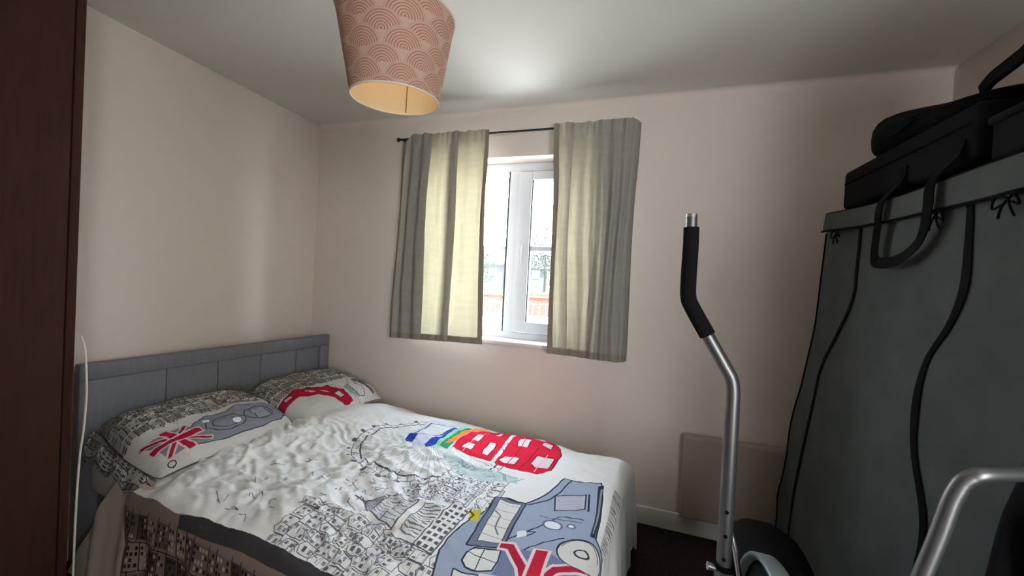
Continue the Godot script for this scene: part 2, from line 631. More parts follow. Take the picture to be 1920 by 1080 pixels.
	dl([179.5, 106, 179.5, 103, 181, 100.5, 188, 98, 189, 102, 189, 106, 185, 107.5, 181.5, 107.5, 179.5, 106], 0.5, line)
	dl([180, 103, 189, 103], 0.3, line)
	dl([183.5, 99.5, 184.5, 107.5], 0.3, line)
	dp([180, 113, 179, 109.5, 186, 108.5, 190, 108, 191, 112, 183, 115], Color8(222, 224, 222))
	dl([180, 113, 179, 109.5, 186, 108.5, 190, 108, 191, 112, 183, 115, 180, 113], 0.4, line)
	# flag on the door
	dp([188, 96.5, 197, 94.5, 201, 94, 207, 95.5, 211, 95, 213, 106, 206, 118, 190, 122, 189.5, 104], Color8(120, 132, 164))
	for s in [[[187.5, 96, 190, 95.6, 196, 101.6, 199.6, 108, 204, 118], 4.2], [[211.5, 95.6, 205, 100, 200, 108, 194, 120], 4.0]]:
		dl(s[0], s[1], Color8(232, 214, 216))
		dl(s[0], s[1] * 0.55, Color8(176, 38, 62))
	dl([199.2, 94.4, 200.6, 110, 201, 124], 5.6, Color8(236, 216, 218))
	dl([188, 110, 212, 107], 5.0, Color8(236, 216, 218))
	dl([199.2, 94.4, 200.6, 110, 201, 124], 3.6, Color8(198, 40, 66))
	dl([188, 110, 212, 107], 3.0, Color8(198, 40, 66))
	# front wheel
	poly(arc(Vector2(209.5, 89.5), 7.2, 7.0, 0, TAU, 30), line, DS, DO)
	poly(arc(Vector2(209.6, 89.7), 6.7, 6.5, 0, TAU, 30), Color8(220, 219, 214), DS, DO)
	stroke(arc(Vector2(209.2, 90.5), 6.0, 7.2, PI * 1.1, PI * 1.9, 14), 0.25, line, DS, DO)
	poly(arc(Vector2(209.8, 89.6), 2.4, 1.9, 0, TAU, 18), line, DS, DO)
	poly(arc(Vector2(209.8, 89.6), 1.8, 1.3, 0, TAU, 16), Color8(216, 214, 208), DS, DO)
	# broken black strokes along the foot
	for k in 64:
		var q := 47.0 + k * 0.7
		var p := 212.5 + (q - 47) * 0.05 + (7.5 if absf(q - 90) < 8 else 0.0)
		dl([p, q, p + rng.randf_range(2.0, 5.0), q + rng.randf_range(-0.4, 1.2)], rng.randf_range(0.2, 0.5), Color8(70, 68, 66).lerp(white, rng.randf() * 0.4))
	# room side: grey band, then rows of brown and black houses
	dp([40, 126.5, 62, 127.5, 82, 128.5, 96, 126, 118, 124.5, 150, 123.5, 260, 124, 260, 190, 40, 190], Color8(128, 112, 102))
	for r in 5:
		var q := 132.0 + r * 10.0
		var x := 52.0
		while x < 258:
			var w := rng.randf_range(3, 8)
			dp([x, q, x + w, q, x + w, q + 8.5, x, q + 8.5], Color8(150, 132, 120).lerp(Color8(64, 52, 48), rng.randf()))
			dl([x, q - 1, x, q + 9.4, x + w, q + 9.4], 0.4, Color8(34, 28, 27))
			for k in int(w / 1.5):
				for j in 4:
					if rng.randf() < 0.7:
						dp([x + 0.5 + k * 1.5, q + 0.8 + j * 2, x + 1.4 + k * 1.5, q + 0.8 + j * 2, x + 1.4 + k * 1.5, q + 2.0 + j * 2, x + 0.5 + k * 1.5, q + 2.0 + j * 2], Color8(38, 31, 30) if rng.randf() < 0.6 else Color8(176, 160, 146))
			x += w + 0.4
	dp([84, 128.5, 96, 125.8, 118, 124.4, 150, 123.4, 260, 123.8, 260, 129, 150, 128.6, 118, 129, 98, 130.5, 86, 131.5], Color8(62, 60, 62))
	return ImageTexture.create_from_image(img)


func pillow_print(flag: bool) -> ImageTexture:       # x runs towards the headboard side edge, 14 px a centimetre
	img = Image.create(840, 840, false, Image.FORMAT_RGB8)
	var white := Color8(206, 204, 198)
	img.fill(white)
	var s := 14.0
	var pen := Color8(62, 58, 56)
	# sketched skyline at the back half of the pillow
	for r in 5:
		var x := 0.0
		while x < 60:
			var w := rng.randf_range(2.0, 5.0)
			var y := 2.0 + r * 6.6
			var h := 6.0 * rng.randf_range(0.7, 1.1)
			poly(V([x, y, x + w, y, x + w, y + h, x, y + h]), Color8(188, 184, 176).lerp(Color8(108, 104, 98), rng.randf() * 0.8), s)
			stroke(V([x, y + h, x, y, x + w * 0.5, y - 1.4, x + w, y, x + w, y + h]), 0.32, pen, s)
			for k in int(w / 1.1):
				for j in 3:
					if rng.randf() < 0.7:
						poly(V([x + 0.3 + k * 1.1, y + 0.7 + j * 1.8, x + 0.9 + k * 1.1, y + 0.7 + j * 1.8, x + 0.9 + k * 1.1, y + 1.8 + j * 1.8, x + 0.3 + k * 1.1, y + 1.8 + j * 1.8]), pen.lerp(white, rng.randf() * 0.4), s)
			x += w
	if flag:
		# white patch at the near edge of the print, flag, grey car
		poly(V([16, 36, 60, 30, 60, 60, 0, 60, 0, 52]), Color8(198, 196, 190), s)
		var car := Color8(132, 134, 144)
		var cl := Color8(62, 62, 70)
		poly(V([14, 46, 20, 41, 26, 37, 32, 38, 40, 36, 52, 37, 57, 40, 58, 50, 52, 55, 36, 56, 24, 56, 14, 55]), car, s)
		stroke(V([14, 46, 20, 41, 26, 37, 32, 38, 40, 36, 52, 37, 57, 40, 58, 50, 52, 55, 36, 56, 24, 56, 14, 55, 14, 46]), 0.5, cl, s)
		for e in [[30, 47, 8, 5.4], [30, 47, 5.5, 3.4], [45, 46, 6.5, 5.5]]:
			stroke(arc(Vector2(e[0], e[1]), e[2], e[3], 0, TAU, 24), 0.45, cl, s)
		poly(V([42, 42, 49, 42, 50, 50, 43, 51]), Color8(150, 150, 162), s)
		stroke(V([42, 42, 49, 42, 50, 50, 43, 51, 42, 42]), 0.4, cl, s)
		for e in [[24, 42, 1.4], [34, 48, 1.7], [56, 38, 1.2]]:
			poly(arc(Vector2(e[0], e[1]), e[2], e[2], 0, TAU, 12), Color8(226, 228, 228), s)
		poly(V([2, 42, 17, 40, 21, 53, 5, 56]), Color8(136, 122, 126), s)
		for d in [[2, 42, 21, 53], [17, 40, 5, 56]]:
			stroke(V(d), 2.6, Color8(206, 186, 186), s)
			stroke(V(d), 1.2, Color8(150, 30, 52), s)
		for d in [[9.6, 40.6, 13, 55], [3, 49, 19.4, 46.5]]:
			stroke(V(d), 4.2, Color8(210, 190, 190), s)
			stroke(V(d), 2.6, Color8(164, 28, 54), s)
		poly(V([0, 55, 10, 56, 12, 60, 0, 60]), Color8(190, 184, 178), s)
		stroke(arc(Vector2(5, 58), 1.3, 1.1, 0, TAU, 12), 0.4, pen, s)
	else:
		poly(V([0, 44, 14, 40, 22, 47, 26, 60, 0, 60]), Color8(206, 206, 198), s)
		var red := Color8(166, 30, 56)
		poly(V([0, 36, 9, 34, 18, 35, 28, 40, 33, 47, 33, 58, 27, 60, 24, 53, 18, 46, 9, 42, 0, 42]), red, s)
		stroke(V([0, 36, 9, 34, 18, 35, 28, 40, 33, 47, 33, 58]), 0.6, Color8(84, 16, 30), s)
		for w in [[3, 36, 7, 35.6, 8, 38, 3, 38.6], [14, 37, 18, 38, 20, 42, 16, 41], [20, 40, 24, 42, 26, 47, 22, 45], [26, 49, 30, 48, 31, 53, 27, 54]]:
			poly(V(w), Color8(216, 190, 190), s)
			stroke(V(w + [w[0], w[1]]), 0.5, Color8(96, 22, 36), s)
		stroke(V([34, 38, 35, 46, 35, 58]), 1.6, Color8(204, 190, 186), s)
		poly(arc(Vector2(39, 50), 3, 7, 0, TAU, 18), Color8(150, 160, 156), s)
		poly(arc(Vector2(43, 49), 3.5, 8, 0, TAU, 18), Color8(206, 206, 202), s)
		stroke(arc(Vector2(43, 49), 3.5, 8, 0, TAU, 18), 0.4, pen, s)
		for k in 60:
			var a := Vector2(rng.randf_range(30, 60), rng.randf_range(34, 60))
			stroke([a, a + Vector2(rng.randf_range(-2, 2), rng.randf_range(-4, 4))], 0.25, pen.lerp(white, rng.randf() * 0.7), s)
		poly(V([48, 36, 51, 36, 54, 56, 51, 58]), Color8(112, 106, 92), s)
		poly(arc(Vector2(55, 42), 3.4, 5.5, 0, TAU, 20), Color8(96, 94, 104), s)
		stroke(arc(Vector2(55, 42), 4.2, 6.4, 0, TAU, 20), 0.5, pen, s)
	return ImageTexture.create_from_image(img)


func shade_print() -> ImageTexture:                  # overlapping hills of concentric lines
	var w := 1024
	var h := 256
	w = 1536
	h = 384
	img = Image.create(w, h, false, Image.FORMAT_RGB8)
	var base := Color8(194, 166, 150)
	var ln := Color8(166, 118, 102)
	var cell := w / 8.0
	var step := 60.0
	for y in h:
		for x in w:
			var on := -1.0
			# the lowest row that covers this point lies on top
			var r := int(floor(y / step)) + 3
			while r > floor(y / step) - 3 and on < 0:
				var off: float = (0.5 if r % 2 else 0.0) * cell
				var cx: float = (floor((x - off) / cell) + 0.5) * cell + off
				var flip: bool = posmod(int(floor((x - off) / cell)) * 7 + r * 3, 5) < 2
				var d := Vector2((x - cx) * 1.0, (y - r * step - (step * 0.2 if flip else 0.0)) * 1.15).length()
				if d < cell * 0.49 and y <= r * step + 6:
					on = d / (cell * 0.49)
				r -= 1
			var c := base
			if on >= 0 and on < 0.95:
				if fmod(on * 7.5, 1.0) < 0.45:
					c = ln
			img.set_pixel(x, y, c)
	return ImageTexture.create_from_image(img)


# ------------------------------------------------------------------ room
const RX := 3.635
const RZ := 2.95
const RH := 2.4
const WX0 := 0.93
const WX1 := 2.07
const WY0 := 0.93
const WY1 := 2.10


func build_room():
	struct("floor", box(Vector3(RX / 2, -0.06, RZ / 2), Vector3(RX + 0.5, 0.12, RZ + 0.5), 0.002), M.carpet, "dark brown carpet")
	struct("ceiling", box(Vector3(RX / 2, RH + 0.06, RZ / 2), Vector3(RX + 0.5, 0.12, RZ + 0.5), 0.002), M.ceiling_paint, "plain white ceiling")
	struct("wall_left", box(Vector3(-0.06, RH / 2, RZ / 2), Vector3(0.12, RH, RZ + 0.4), 0.001), M.wall_paint, "pale beige wall behind the headboard")
	struct("wall_right", box(Vector3(RX + 0.06, RH / 2, RZ / 2), Vector3(0.12, RH, RZ + 0.4), 0.001), M.wall_paint)
	struct("wall_front", box(Vector3(RX / 2, RH / 2, RZ + 0.06), Vector3(RX + 0.3, RH, 0.12), 0.001), M.wall_paint)
	var st := new_st()
	var t := 0.27
	for b in [[-0.2, WX0, -0.12, RH + 0.1], [WX1, RX + 0.2, -0.12, RH + 0.1], [WX0, WX1, -0.12, WY0], [WX0, WX1, WY1, RH + 0.1]]:
		pbox(st, Vector3(b[0], b[2], -t), Vector3(b[1], b[3], 0))
	struct("wall_back", st, M.wall_paint, "pale beige wall with the curtained window")
	var d := root("door_1")  # out of view behind the camera, holds the pane that lights the room
	d.set_meta("kind", "structure")
	for x in [2.94, 3.6]:
		obj("frame", bar(x - 0.025, x + 0.025, 0.0, 2.05, RZ - 0.03, RZ + 0.01), M.white_gloss, d)
	obj("frame", bar(2.915, 3.625, 2.03, 2.09, RZ - 0.03, RZ + 0.01), M.white_gloss, d)
	obj("leaf", bar(2.965, 3.04, 0.01, 2.03, RZ - 0.022, RZ + 0.0), M.white_gloss, d)
	obj("leaf", bar(3.5, 3.575, 0.01, 2.03, RZ - 0.022, RZ + 0.0), M.white_gloss, d)
	obj("leaf", bar(3.04, 3.5, 1.85, 2.03, RZ - 0.022, RZ + 0.0), M.white_gloss, d)
	obj("leaf", bar(3.04, 3.5, 0.01, 0.65, RZ - 0.022, RZ + 0.0), M.white_gloss, d)
	obj("unseen_light_pane", bar(3.035, 3.505, 0.645, 1.855, RZ - 0.014, RZ - 0.008, 0.001), M.unseen_lit_glass, d)  # unseen glowing pane, stands for the light from behind the camera
	obj("handle", pipe([Vector3(3.0, 1.0, RZ - 0.02), Vector3(3.0, 1.0, RZ - 0.06), Vector3(3.1, 1.0, RZ - 0.06)], 0.008), M.chrome, d)
	var cv := new_st()  # cove added to catch a light strip above the curtains
	var cp := []
	for k in 7:
		var a := k * PI / 12
		cp.append(Vector2(0.028 * (1.0 - sin(a)), RH - 0.028 * (1.0 - cos(a))))
	for k in 6:
		quad(cv, Vector3(0, cp[k].y, cp[k].x), Vector3(0, cp[k + 1].y, cp[k + 1].x), Vector3(RX, cp[k + 1].y, cp[k + 1].x), Vector3(RX, cp[k].y, cp[k].x))
	struct("trim_1", cv, M.wall_paint, "thin added cove catching window light along the top of the window wall")
	struct("baseboard_back", box(Vector3(RX / 2, 0.05, 0.0085), Vector3(RX, 0.1, 0.017), 0.005, 2), M.white_gloss, "white skirting board under the window")
	struct("baseboard_left", box(Vector3(0.0085, 0.05, RZ / 2 + 0.01), Vector3(0.017, 0.1, RZ - 0.03), 0.005, 2), M.white_gloss)
	struct("baseboard_right", box(Vector3(RX - 0.0085, 0.05, RZ / 2 + 0.01), Vector3(0.017, 0.1, RZ - 0.03), 0.005, 2), M.white_gloss)


func bar(x0: float, x1: float, y0: float, y1: float, z0: float, z1: float, r := 0.006) -> SurfaceTool:
	return box(Vector3((x0 + x1) / 2, (y0 + y1) / 2, (z0 + z1) / 2), Vector3(x1 - x0, y1 - y0, z1 - z0), r, 2)


func build_window():
	var w := root("window_1")
	w.set_meta("kind", "structure")
	w.set_meta("label", "white two-light window between the grey curtains")
	var zf := -0.13
	var zb := -0.20
	obj("frame", bar(WX0, WX1, 2.045, WY1, zb, zf), M.upvc, w)
	obj("frame", bar(WX0, WX1, WY0 + 0.012, 0.985, zb, zf), M.upvc, w)
	obj("frame", bar(WX0, WX0 + 0.055, 0.98, 2.05, zb, zf), M.upvc, w)
	obj("frame", bar(WX1 - 0.055, WX1, 0.98, 2.05, zb, zf), M.upvc, w)
	obj("mullion", bar(1.475, 1.545, 0.98, 2.05, zb, zf), M.upvc, w)
	obj("gasket", bar(1.464, 1.476, 0.985, 2.045, zb + 0.01, zf - 0.004, 0.002), M.rubber, w)
	# opening casement on the right
	var zs := zf + 0.014
	obj("sash", bar(1.54, 1.632, 0.99, 2.04, zb + 0.01, zs), M.upvc, w)
	obj("sash", bar(1.94, 2.025, 0.99, 2.04, zb + 0.01, zs), M.upvc, w)
	obj("sash", bar(1.63, 1.942, 1.985, 2.04, zb + 0.01, zs), M.upvc, w)
	obj("sash", bar(1.63, 1.942, 0.99, 1.06, zb + 0.01, zs), M.upvc, w)
	obj("glazing_bar", bar(1.63, 1.942, 1.525, 1.555, -0.18, zs - 0.012, 0.004), M.upvc, w)
	obj("glazing_bar", bar(WX0 + 0.055, 1.465, 1.53, 1.553, -0.18, zf - 0.01, 0.004), M.upvc, w)
	obj("bead", bar(1.632, 1.638, 1.06, 1.985, -0.172, zs - 0.006, 0.002), M.rubber, w)
	for p in [[WX0 + 0.05, 1.47, 0.98, 1.535], [WX0 + 0.05, 1.47, 1.548, 2.05], [1.625, 1.945, 1.05, 1.53], [1.625, 1.945, 1.55, 1.99]]:
		obj("pane", box(Vector3((p[0] + p[1]) / 2, (p[2] + p[3]) / 2, -0.168), Vector3(p[1] - p[0], p[3] - p[2], 0.004), 0.0005), M.glass, w)
	obj("handle", bar(1.572, 1.588, 1.44, 1.56, zs, zs + 0.022, 0.006), M.upvc, w)
	obj("sill", bar(WX0 + 0.002, WX1 - 0.002, WY0 - 0.012, WY0 + 0.014, zf - 0.03, 0.022, 0.008), M.white_gloss, w)


# ------------------------------------------------------------------ outside
func build_outside():
	var gy := -0.9
	var ground := struct("ground", box(Vector3(-8, gy - 0.1, -45), Vector3(120, 0.2, 89), 0.01), M.paving, "pale paved ground outside")
	# railing along the far side of the yard
	var rl := root("railing", Vector3(-5, gy, -20))
	tag(rl, "dark metal railing in front of the low brick wall outside", "railing")
	var rail_mesh := box(Vector3.ZERO, Vector3(16, 0.05, 0.04), 0.01)
	var a := obj("rail", rail_mesh, M.railing, rl)
	a.position = Vector3(0, 0.98, 0)
	var b := obj("rail", a.mesh, M.railing, rl)
	b.position = Vector3(0, 0.12, 0)
	var bm: Mesh
	for k in 41:
		if bm == null:
			var o := obj("bar", box(Vector3.ZERO, Vector3(0.07, 0.98, 0.04), 0.008), M.railing, rl)
			bm = o.mesh
			o.position = Vector3(-8, 0.49, 0)
		else:
			var o := obj("bar", bm, M.railing, rl)
			o.position = Vector3(-8 + k * 0.4, 0.49, 0)
	# low brick wall behind it, its courses built for the stretch that can be seen
	var bw := root("brick_wall", Vector3(-6, gy, -23))
	tag(bw, "low orange brick wall behind the dark railing outside", "wall")
	obj("core", box(Vector3(0, 0.62, -0.06), Vector3(20, 1.24, 0.2), 0.01), M.render_wall, bw)
	obj("coping", box(Vector3(0, 1.28, -0.03), Vector3(20, 0.08, 0.34), 0.02), M.brick, bw)
	var st := new_st()
	for r in 14:
		for k in 84:
			rbox(st, Vector3(-9.9 + k * 0.24 + (0.12 if r % 2 else 0.0), 0.05 + r * 0.086, 0.05), Vector3(0.222, 0.07, 0.06), 0.008)
	var cs := obj("courses", st, M.brick, bw)
	cs.set_meta("kind", "stuff")
	# hedge
	var hd := root("hedge", Vector3(-7, gy, -26))
	tag(hd, "clipped green hedge behind the brick wall outside", "hedge")
	var lf := leaf_cloud(2600, func(): return Vector3(rng.randf_range(-9, 9), rng.randf_range(0.1, 1.75) , rng.randf_range(-0.6, 0.6)), 0.16)
	var hl := obj("foliage", lf, M.hedge, hd)
	hl.set_meta("kind", "stuff")
	obj("branches", box(Vector3(0, 0.8, 0), Vector3(17.6, 1.5, 0.7), 0.1, 2), M.hedge, hd)
	# trees
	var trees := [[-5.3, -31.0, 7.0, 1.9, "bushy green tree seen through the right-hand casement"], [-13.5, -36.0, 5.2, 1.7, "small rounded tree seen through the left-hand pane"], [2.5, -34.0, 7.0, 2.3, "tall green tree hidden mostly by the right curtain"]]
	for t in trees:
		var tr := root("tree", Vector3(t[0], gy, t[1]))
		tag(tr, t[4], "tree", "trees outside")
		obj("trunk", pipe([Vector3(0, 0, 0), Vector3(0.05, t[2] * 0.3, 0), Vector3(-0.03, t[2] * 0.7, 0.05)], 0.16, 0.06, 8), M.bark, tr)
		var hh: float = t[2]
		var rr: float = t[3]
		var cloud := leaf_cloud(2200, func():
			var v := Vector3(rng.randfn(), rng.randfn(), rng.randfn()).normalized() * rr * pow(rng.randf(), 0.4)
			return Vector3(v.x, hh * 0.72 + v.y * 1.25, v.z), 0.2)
		var fo := obj("foliage", cloud, M.tree_leaf, tr)
		fo.set_meta("kind", "stuff")
	# yellow post
	var yp := root("marker_post", Vector3(-6.2, gy, -29))
	tag(yp, "yellow post standing beyond the hedge outside", "post")
	obj("post", box(Vector3(0, 1.2, 0), Vector3(0.3, 2.4, 0.3), 0.03, 2), M.yellow_paint, yp)
	obj("cap", box(Vector3(0, 2.45, 0), Vector3(0.36, 0.1, 0.36), 0.03, 2), M.railing, yp)
	# houses
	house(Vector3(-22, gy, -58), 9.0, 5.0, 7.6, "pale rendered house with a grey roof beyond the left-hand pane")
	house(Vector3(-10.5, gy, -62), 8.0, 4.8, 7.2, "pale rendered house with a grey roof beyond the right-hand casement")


func leaf_cloud(n: int, place: Callable, size: float) -> SurfaceTool:
	var st := new_st(false)
	for k in n:
		var p: Vector3 = place.call()
		var bs := Basis.from_euler(Vector3(rng.randf() * TAU, rng.randf() * TAU, rng.randf() * TAU)) * (size * rng.randf_range(0.6, 1.3))
		quad(st, p + bs * Vector3(-0.5, 0, 0), p + bs * Vector3(0, -0.3, 0.08), p + bs * Vector3(0.5, 0, 0), p + bs * Vector3(0, 0.3, 0.08))
	return st


func house(at: Vector3, w: float, eaves: float, ridge: float, label: String):
	var h := root("house", at)
	tag(h, label, "house", "houses across the road")
	obj("wall", box(Vector3(0, eaves / 2, 0), Vector3(w, eaves, 7), 0.02), M.render_wall, h)
	var st := new_st(false)
	var x := w / 2 + 0.3
	var a := Vector3(-x, eaves - 0.1, 3.9)
	var b := Vector3(x, eaves - 0.1, 3.9)
	var c := Vector3(x, ridge, 0)
	var d := Vector3(-x, ridge, 0)
	var e := Vector3(-x, eaves - 0.1, -3.9)
	var f := Vector3(x, eaves - 0.1, -3.9)
	quad(st, a, b, c, d)
	quad(st, f, e, d, c)
	tri(st, b, f, c)
	tri(st, e, a, d)
	quad(st, e, f, b, a)
	obj("roof", st, M.roof_tile, h)
	obj("chimney", box(Vector3(w * 0.3, ridge + 0.2, 0), Vector3(0.7, 1.4, 0.6), 0.03), M.brick, h)
	for i in 3:
		for j in 2:
			var o := obj("window", box(Vector3(-w * 0.32 + i * w * 0.32, 1.3 + j * 2.4, 3.5), Vector3(1.3, 1.3, 0.14), 0.03), M.upvc, h)
			obj("pane", box(Vector3(-w * 0.32 + i * w * 0.32, 1.3 + j * 2.4, 3.56), Vector3(1.1, 1.1, 0.06), 0.01), M.house_glass, o)


# ------------------------------------------------------------------ bed
func bp(u: float, y: float, v: float) -> Vector3:
	return BED_O + bu * u + bv * v + Vector3(0, y, 0)


func bbox_uv(u0: float, u1: float, y0: float, y1: float, v0: float, v1: float, r := 0.006, seg := 2) -> SurfaceTool:
	# boxes in the bed's own axes: x along, y up, z across
	return box(Vector3((u0 + u1) / 2, (y0 + y1) / 2, (v0 + v1) / 2), Vector3(u1 - u0, y1 - y0, v1 - v0), r, seg)


func bed_root(called: String) -> Node3D:
	var o := root(called, BED_O)
	o.rotation.y = -deg_to_rad(BED_TURN)
	return o


func top_y(v: float) -> float:
	if v < 0.6:
		return 0.53 - 0.09 * pow(maxf(0.0, 0.6 - v) / 0.6, 3)
	if v < 0.9:
		return 0.53
	return 0.53 - 0.05 * pow((v - 0.9) / 0.37, 3)


func build_bed():
	var bed := bed_root("bed")
	tag(bed, "low bed frame with a grey painted panelled headboard in the corner", "bed")
	var hb := Node3D.new()
	hb.name = "headboard"
	bed.add_child(hb)
	obj("top_rail", bbox_uv(-0.05, 0.0, 0.79, 0.862, 0.0, 1.262), M.grey_paint, hb)
	obj("stile", bbox_uv(-0.05, 0.0, 0.0, 0.791, 1.187, 1.262), M.grey_paint, hb)
	obj("stile", bbox_uv(-0.05, 0.0, 0.0, 0.791, 0.0, 0.075), M.grey_paint, hb)
	obj("bottom_rail", bbox_uv(-0.048, -0.002, 0.3, 0.38, 0.075, 1.187), M.grey_paint, hb)
	var edges := [0.075, 0.25, 0.485, 0.72, 0.953, 1.187]
	for k in 5:
		obj("plank", bbox_uv(-0.04, -0.013, 0.37, 0.8, edges[k] + 0.0012, edges[k + 1] - 0.0012, 0.004), M.grey_paint, hb)
	obj("side_rail", bbox_uv(0.0, 2.05, 0.16, 0.3, 1.17, 1.195), M.grey_paint, bed)
	obj("side_rail", bbox_uv(0.0, 2.05, 0.16, 0.3, 0.07, 0.095), M.grey_paint, bed)
	obj("foot_rail", bbox_uv(2.05, 2.075, 0.16, 0.3, 0.05, 1.22), M.grey_paint, bed)
	for v in [0.08, 1.15]:
		obj("leg", bbox_uv(1.99, 2.05, 0.0, 0.2, v, v + 0.06), M.grey_paint, bed)
	for k in 12:
		obj("slat", bbox_uv(0.08 + k * 0.168, 0.15 + k * 0.168, 0.285, 0.3, 0.096, 1.169, 0.004, 1), M.mattress_cloth, bed)

	var mt := bed_root("mattress")
	tag(mt, "cream covered mattress showing at the near head corner of the bed", "mattress")
	obj("body", bbox_uv(0.02, 2.06, 0.302, 0.46, 0.05, 1.235, 0.05, 4), M.mattress_cloth, mt)

	# the loose sheet hanging to the floor on the room side
	var P := []
	var nu := 44
	var nv := 26
	for i in nu:
		var row := []
		var s := float(i) / (nu - 1)
		for j in nv:
			var t := float(j) / (nv - 1)
			var u := lerpf(lerpf(0.36, 0.05, pow(t, 0.8)), 1.6, s)
			var y := 0.475 - t * 0.465
			var v := 1.245 + 0.02 * sin(t * PI * 0.5) + t * (0.012 * sin(u * 31.0) + 0.008 * sin(u * 57.0 + 1.0)) + 0.02 * t
			row.append(Vector3(u, y, v))
		P.append(row)
	for row in P:                                        # tucked over the mattress edge
		row.push_front(Vector3(row[0].x, 0.478, 1.2))
	var sh := bed_root("bed_sheet")
	tag(sh, "plain pale sheet hanging to the floor below the duvet", "sheet")
	obj("cloth", sheet(P, null, 0.002), M.sheet_cloth, sh)
	build_duvet()
	pillow("pillow", 0.93, 0.61, M.pillow_cloth_flag, "pillow printed with a union flag and grey car, near end of headboard", -2.0, 3)
	pillow("pillow", 0.318, 0.61, M.pillow_cloth_box, "pillow printed in red and grey sketches, in the corner by the window wall", 1.0, 8)


func build_duvet():
	var n1 := FastNoiseLite.new()
	n1.seed = 5
	n1.frequency = 2.2
	n1.fractal_octaves = 3
	var n2 := FastNoiseLite.new()
	n2.seed = 9
	n2.noise_type = FastNoiseLite.TYPE_SIMPLEX_SMOOTH
	n2.fractal_type = FastNoiseLite.FRACTAL_RIDGED
	n2.frequency = 1.0
	n2.fractal_octaves = 3
	var P := []
	var uv := []
	var nu := 210
	var nv := 220
	var p_end := 2.10
	for i in nu:
		var row := []
		var ur := []
		for j in nv:
			var q := -0.28 + 2.0 * j / (nv - 1)
			var p0 := 0.5
			var p := lerpf(p0, 2.52, float(i) / (nu - 1))
			# across: down the window side, over the top, down the room side
			var v := clampf(q, 0.0, 1.24)
			var y := top_y(v)
			var eq := 0.0
			if q > 1.24:
				eq = q - 1.24
			elif q < 0.0:
				eq = -q
			var ep := maxf(0.0, p - p_end)
			var e := sqrt(eq * eq + ep * ep)
			var u := minf(p, p_end)
			# rounded shoulder then a straight fall
			var R := 0.055
			var out := R * sin(minf(e / R, PI / 2)) + maxf(0.0, e - R * PI / 2) * 0.05
			var drop := R * (1.0 - cos(minf(e / R, PI / 2))) + maxf(0.0, e - R * PI / 2) * 0.995
			if e > 0.0:
				v += out * (eq / e) * (1.0 if q > 0 else -1.0) * (1.0 if q > 0 else 0.3)
				u += out * ep / e
			y -= drop
			# gathers in the hanging part
			var hang := smoothstep(0.05, 0.3, e)
			if eq > ep:
				v += hang * (0.014 * sin(p * 26.0 + sin(p * 9.0) * 1.5) + 0.008 * sin(p * 47.0)) * (1.0 if q > 0 else 0.2)
			else:
				u += hang * (0.012 * sin(q * 24.0) + 0.006 * sin(q * 51.0))
			# puffiness and creases
			var calm := 1.0 - smoothstep(0.0, 0.1, e)
			var puff := 0.022 * n1.get_noise_2d(p, q) * (0.4 + 0.6 * calm)
			var crease_zone := smoothstep(0.35, 0.7, q) * (1.0 - smoothstep(1.15, 1.25, q)) * (1.0 - smoothstep(1.45, 1.9, p))
			var cr := n2.get_noise_2d(p * 3.0 + q * 5.0 + n1.get_noise_2d(q, p) * 1.6, q * 7.5 - p * 4.5)
			puff += (0.0125 * crease_zone + 0.0035) * cr
			# plump roll where it meets the pillows
			puff += 0.018 * exp(-pow((p - 0.66) / 0.09, 2)) * calm
			y += puff * (0.3 + 0.7 * calm)
			if q > 1.0 and p < 0.85:
				y -= 0.03 * smoothstep(1.0, 1.2, q) * smoothstep(0.85, 0.5, p)
			row.append(Vector3(u, maxf(y, 0.03), v))
			ur.append(Vector2((p * 100.0 - DO.x) * DS / 1980.0, (q * 100.0 - DO.y) * DS / 1980.0))
		row.reverse()
		ur.reverse()
		P.append(row)
		uv.append(ur)
	var d := bed_root("duvet")
	tag(d, "white duvet printed with a big wheel, red buses and grey taxi", "duvet")
	obj("cover", sheet(P, uv, 0.018), M.duvet_cloth, d)


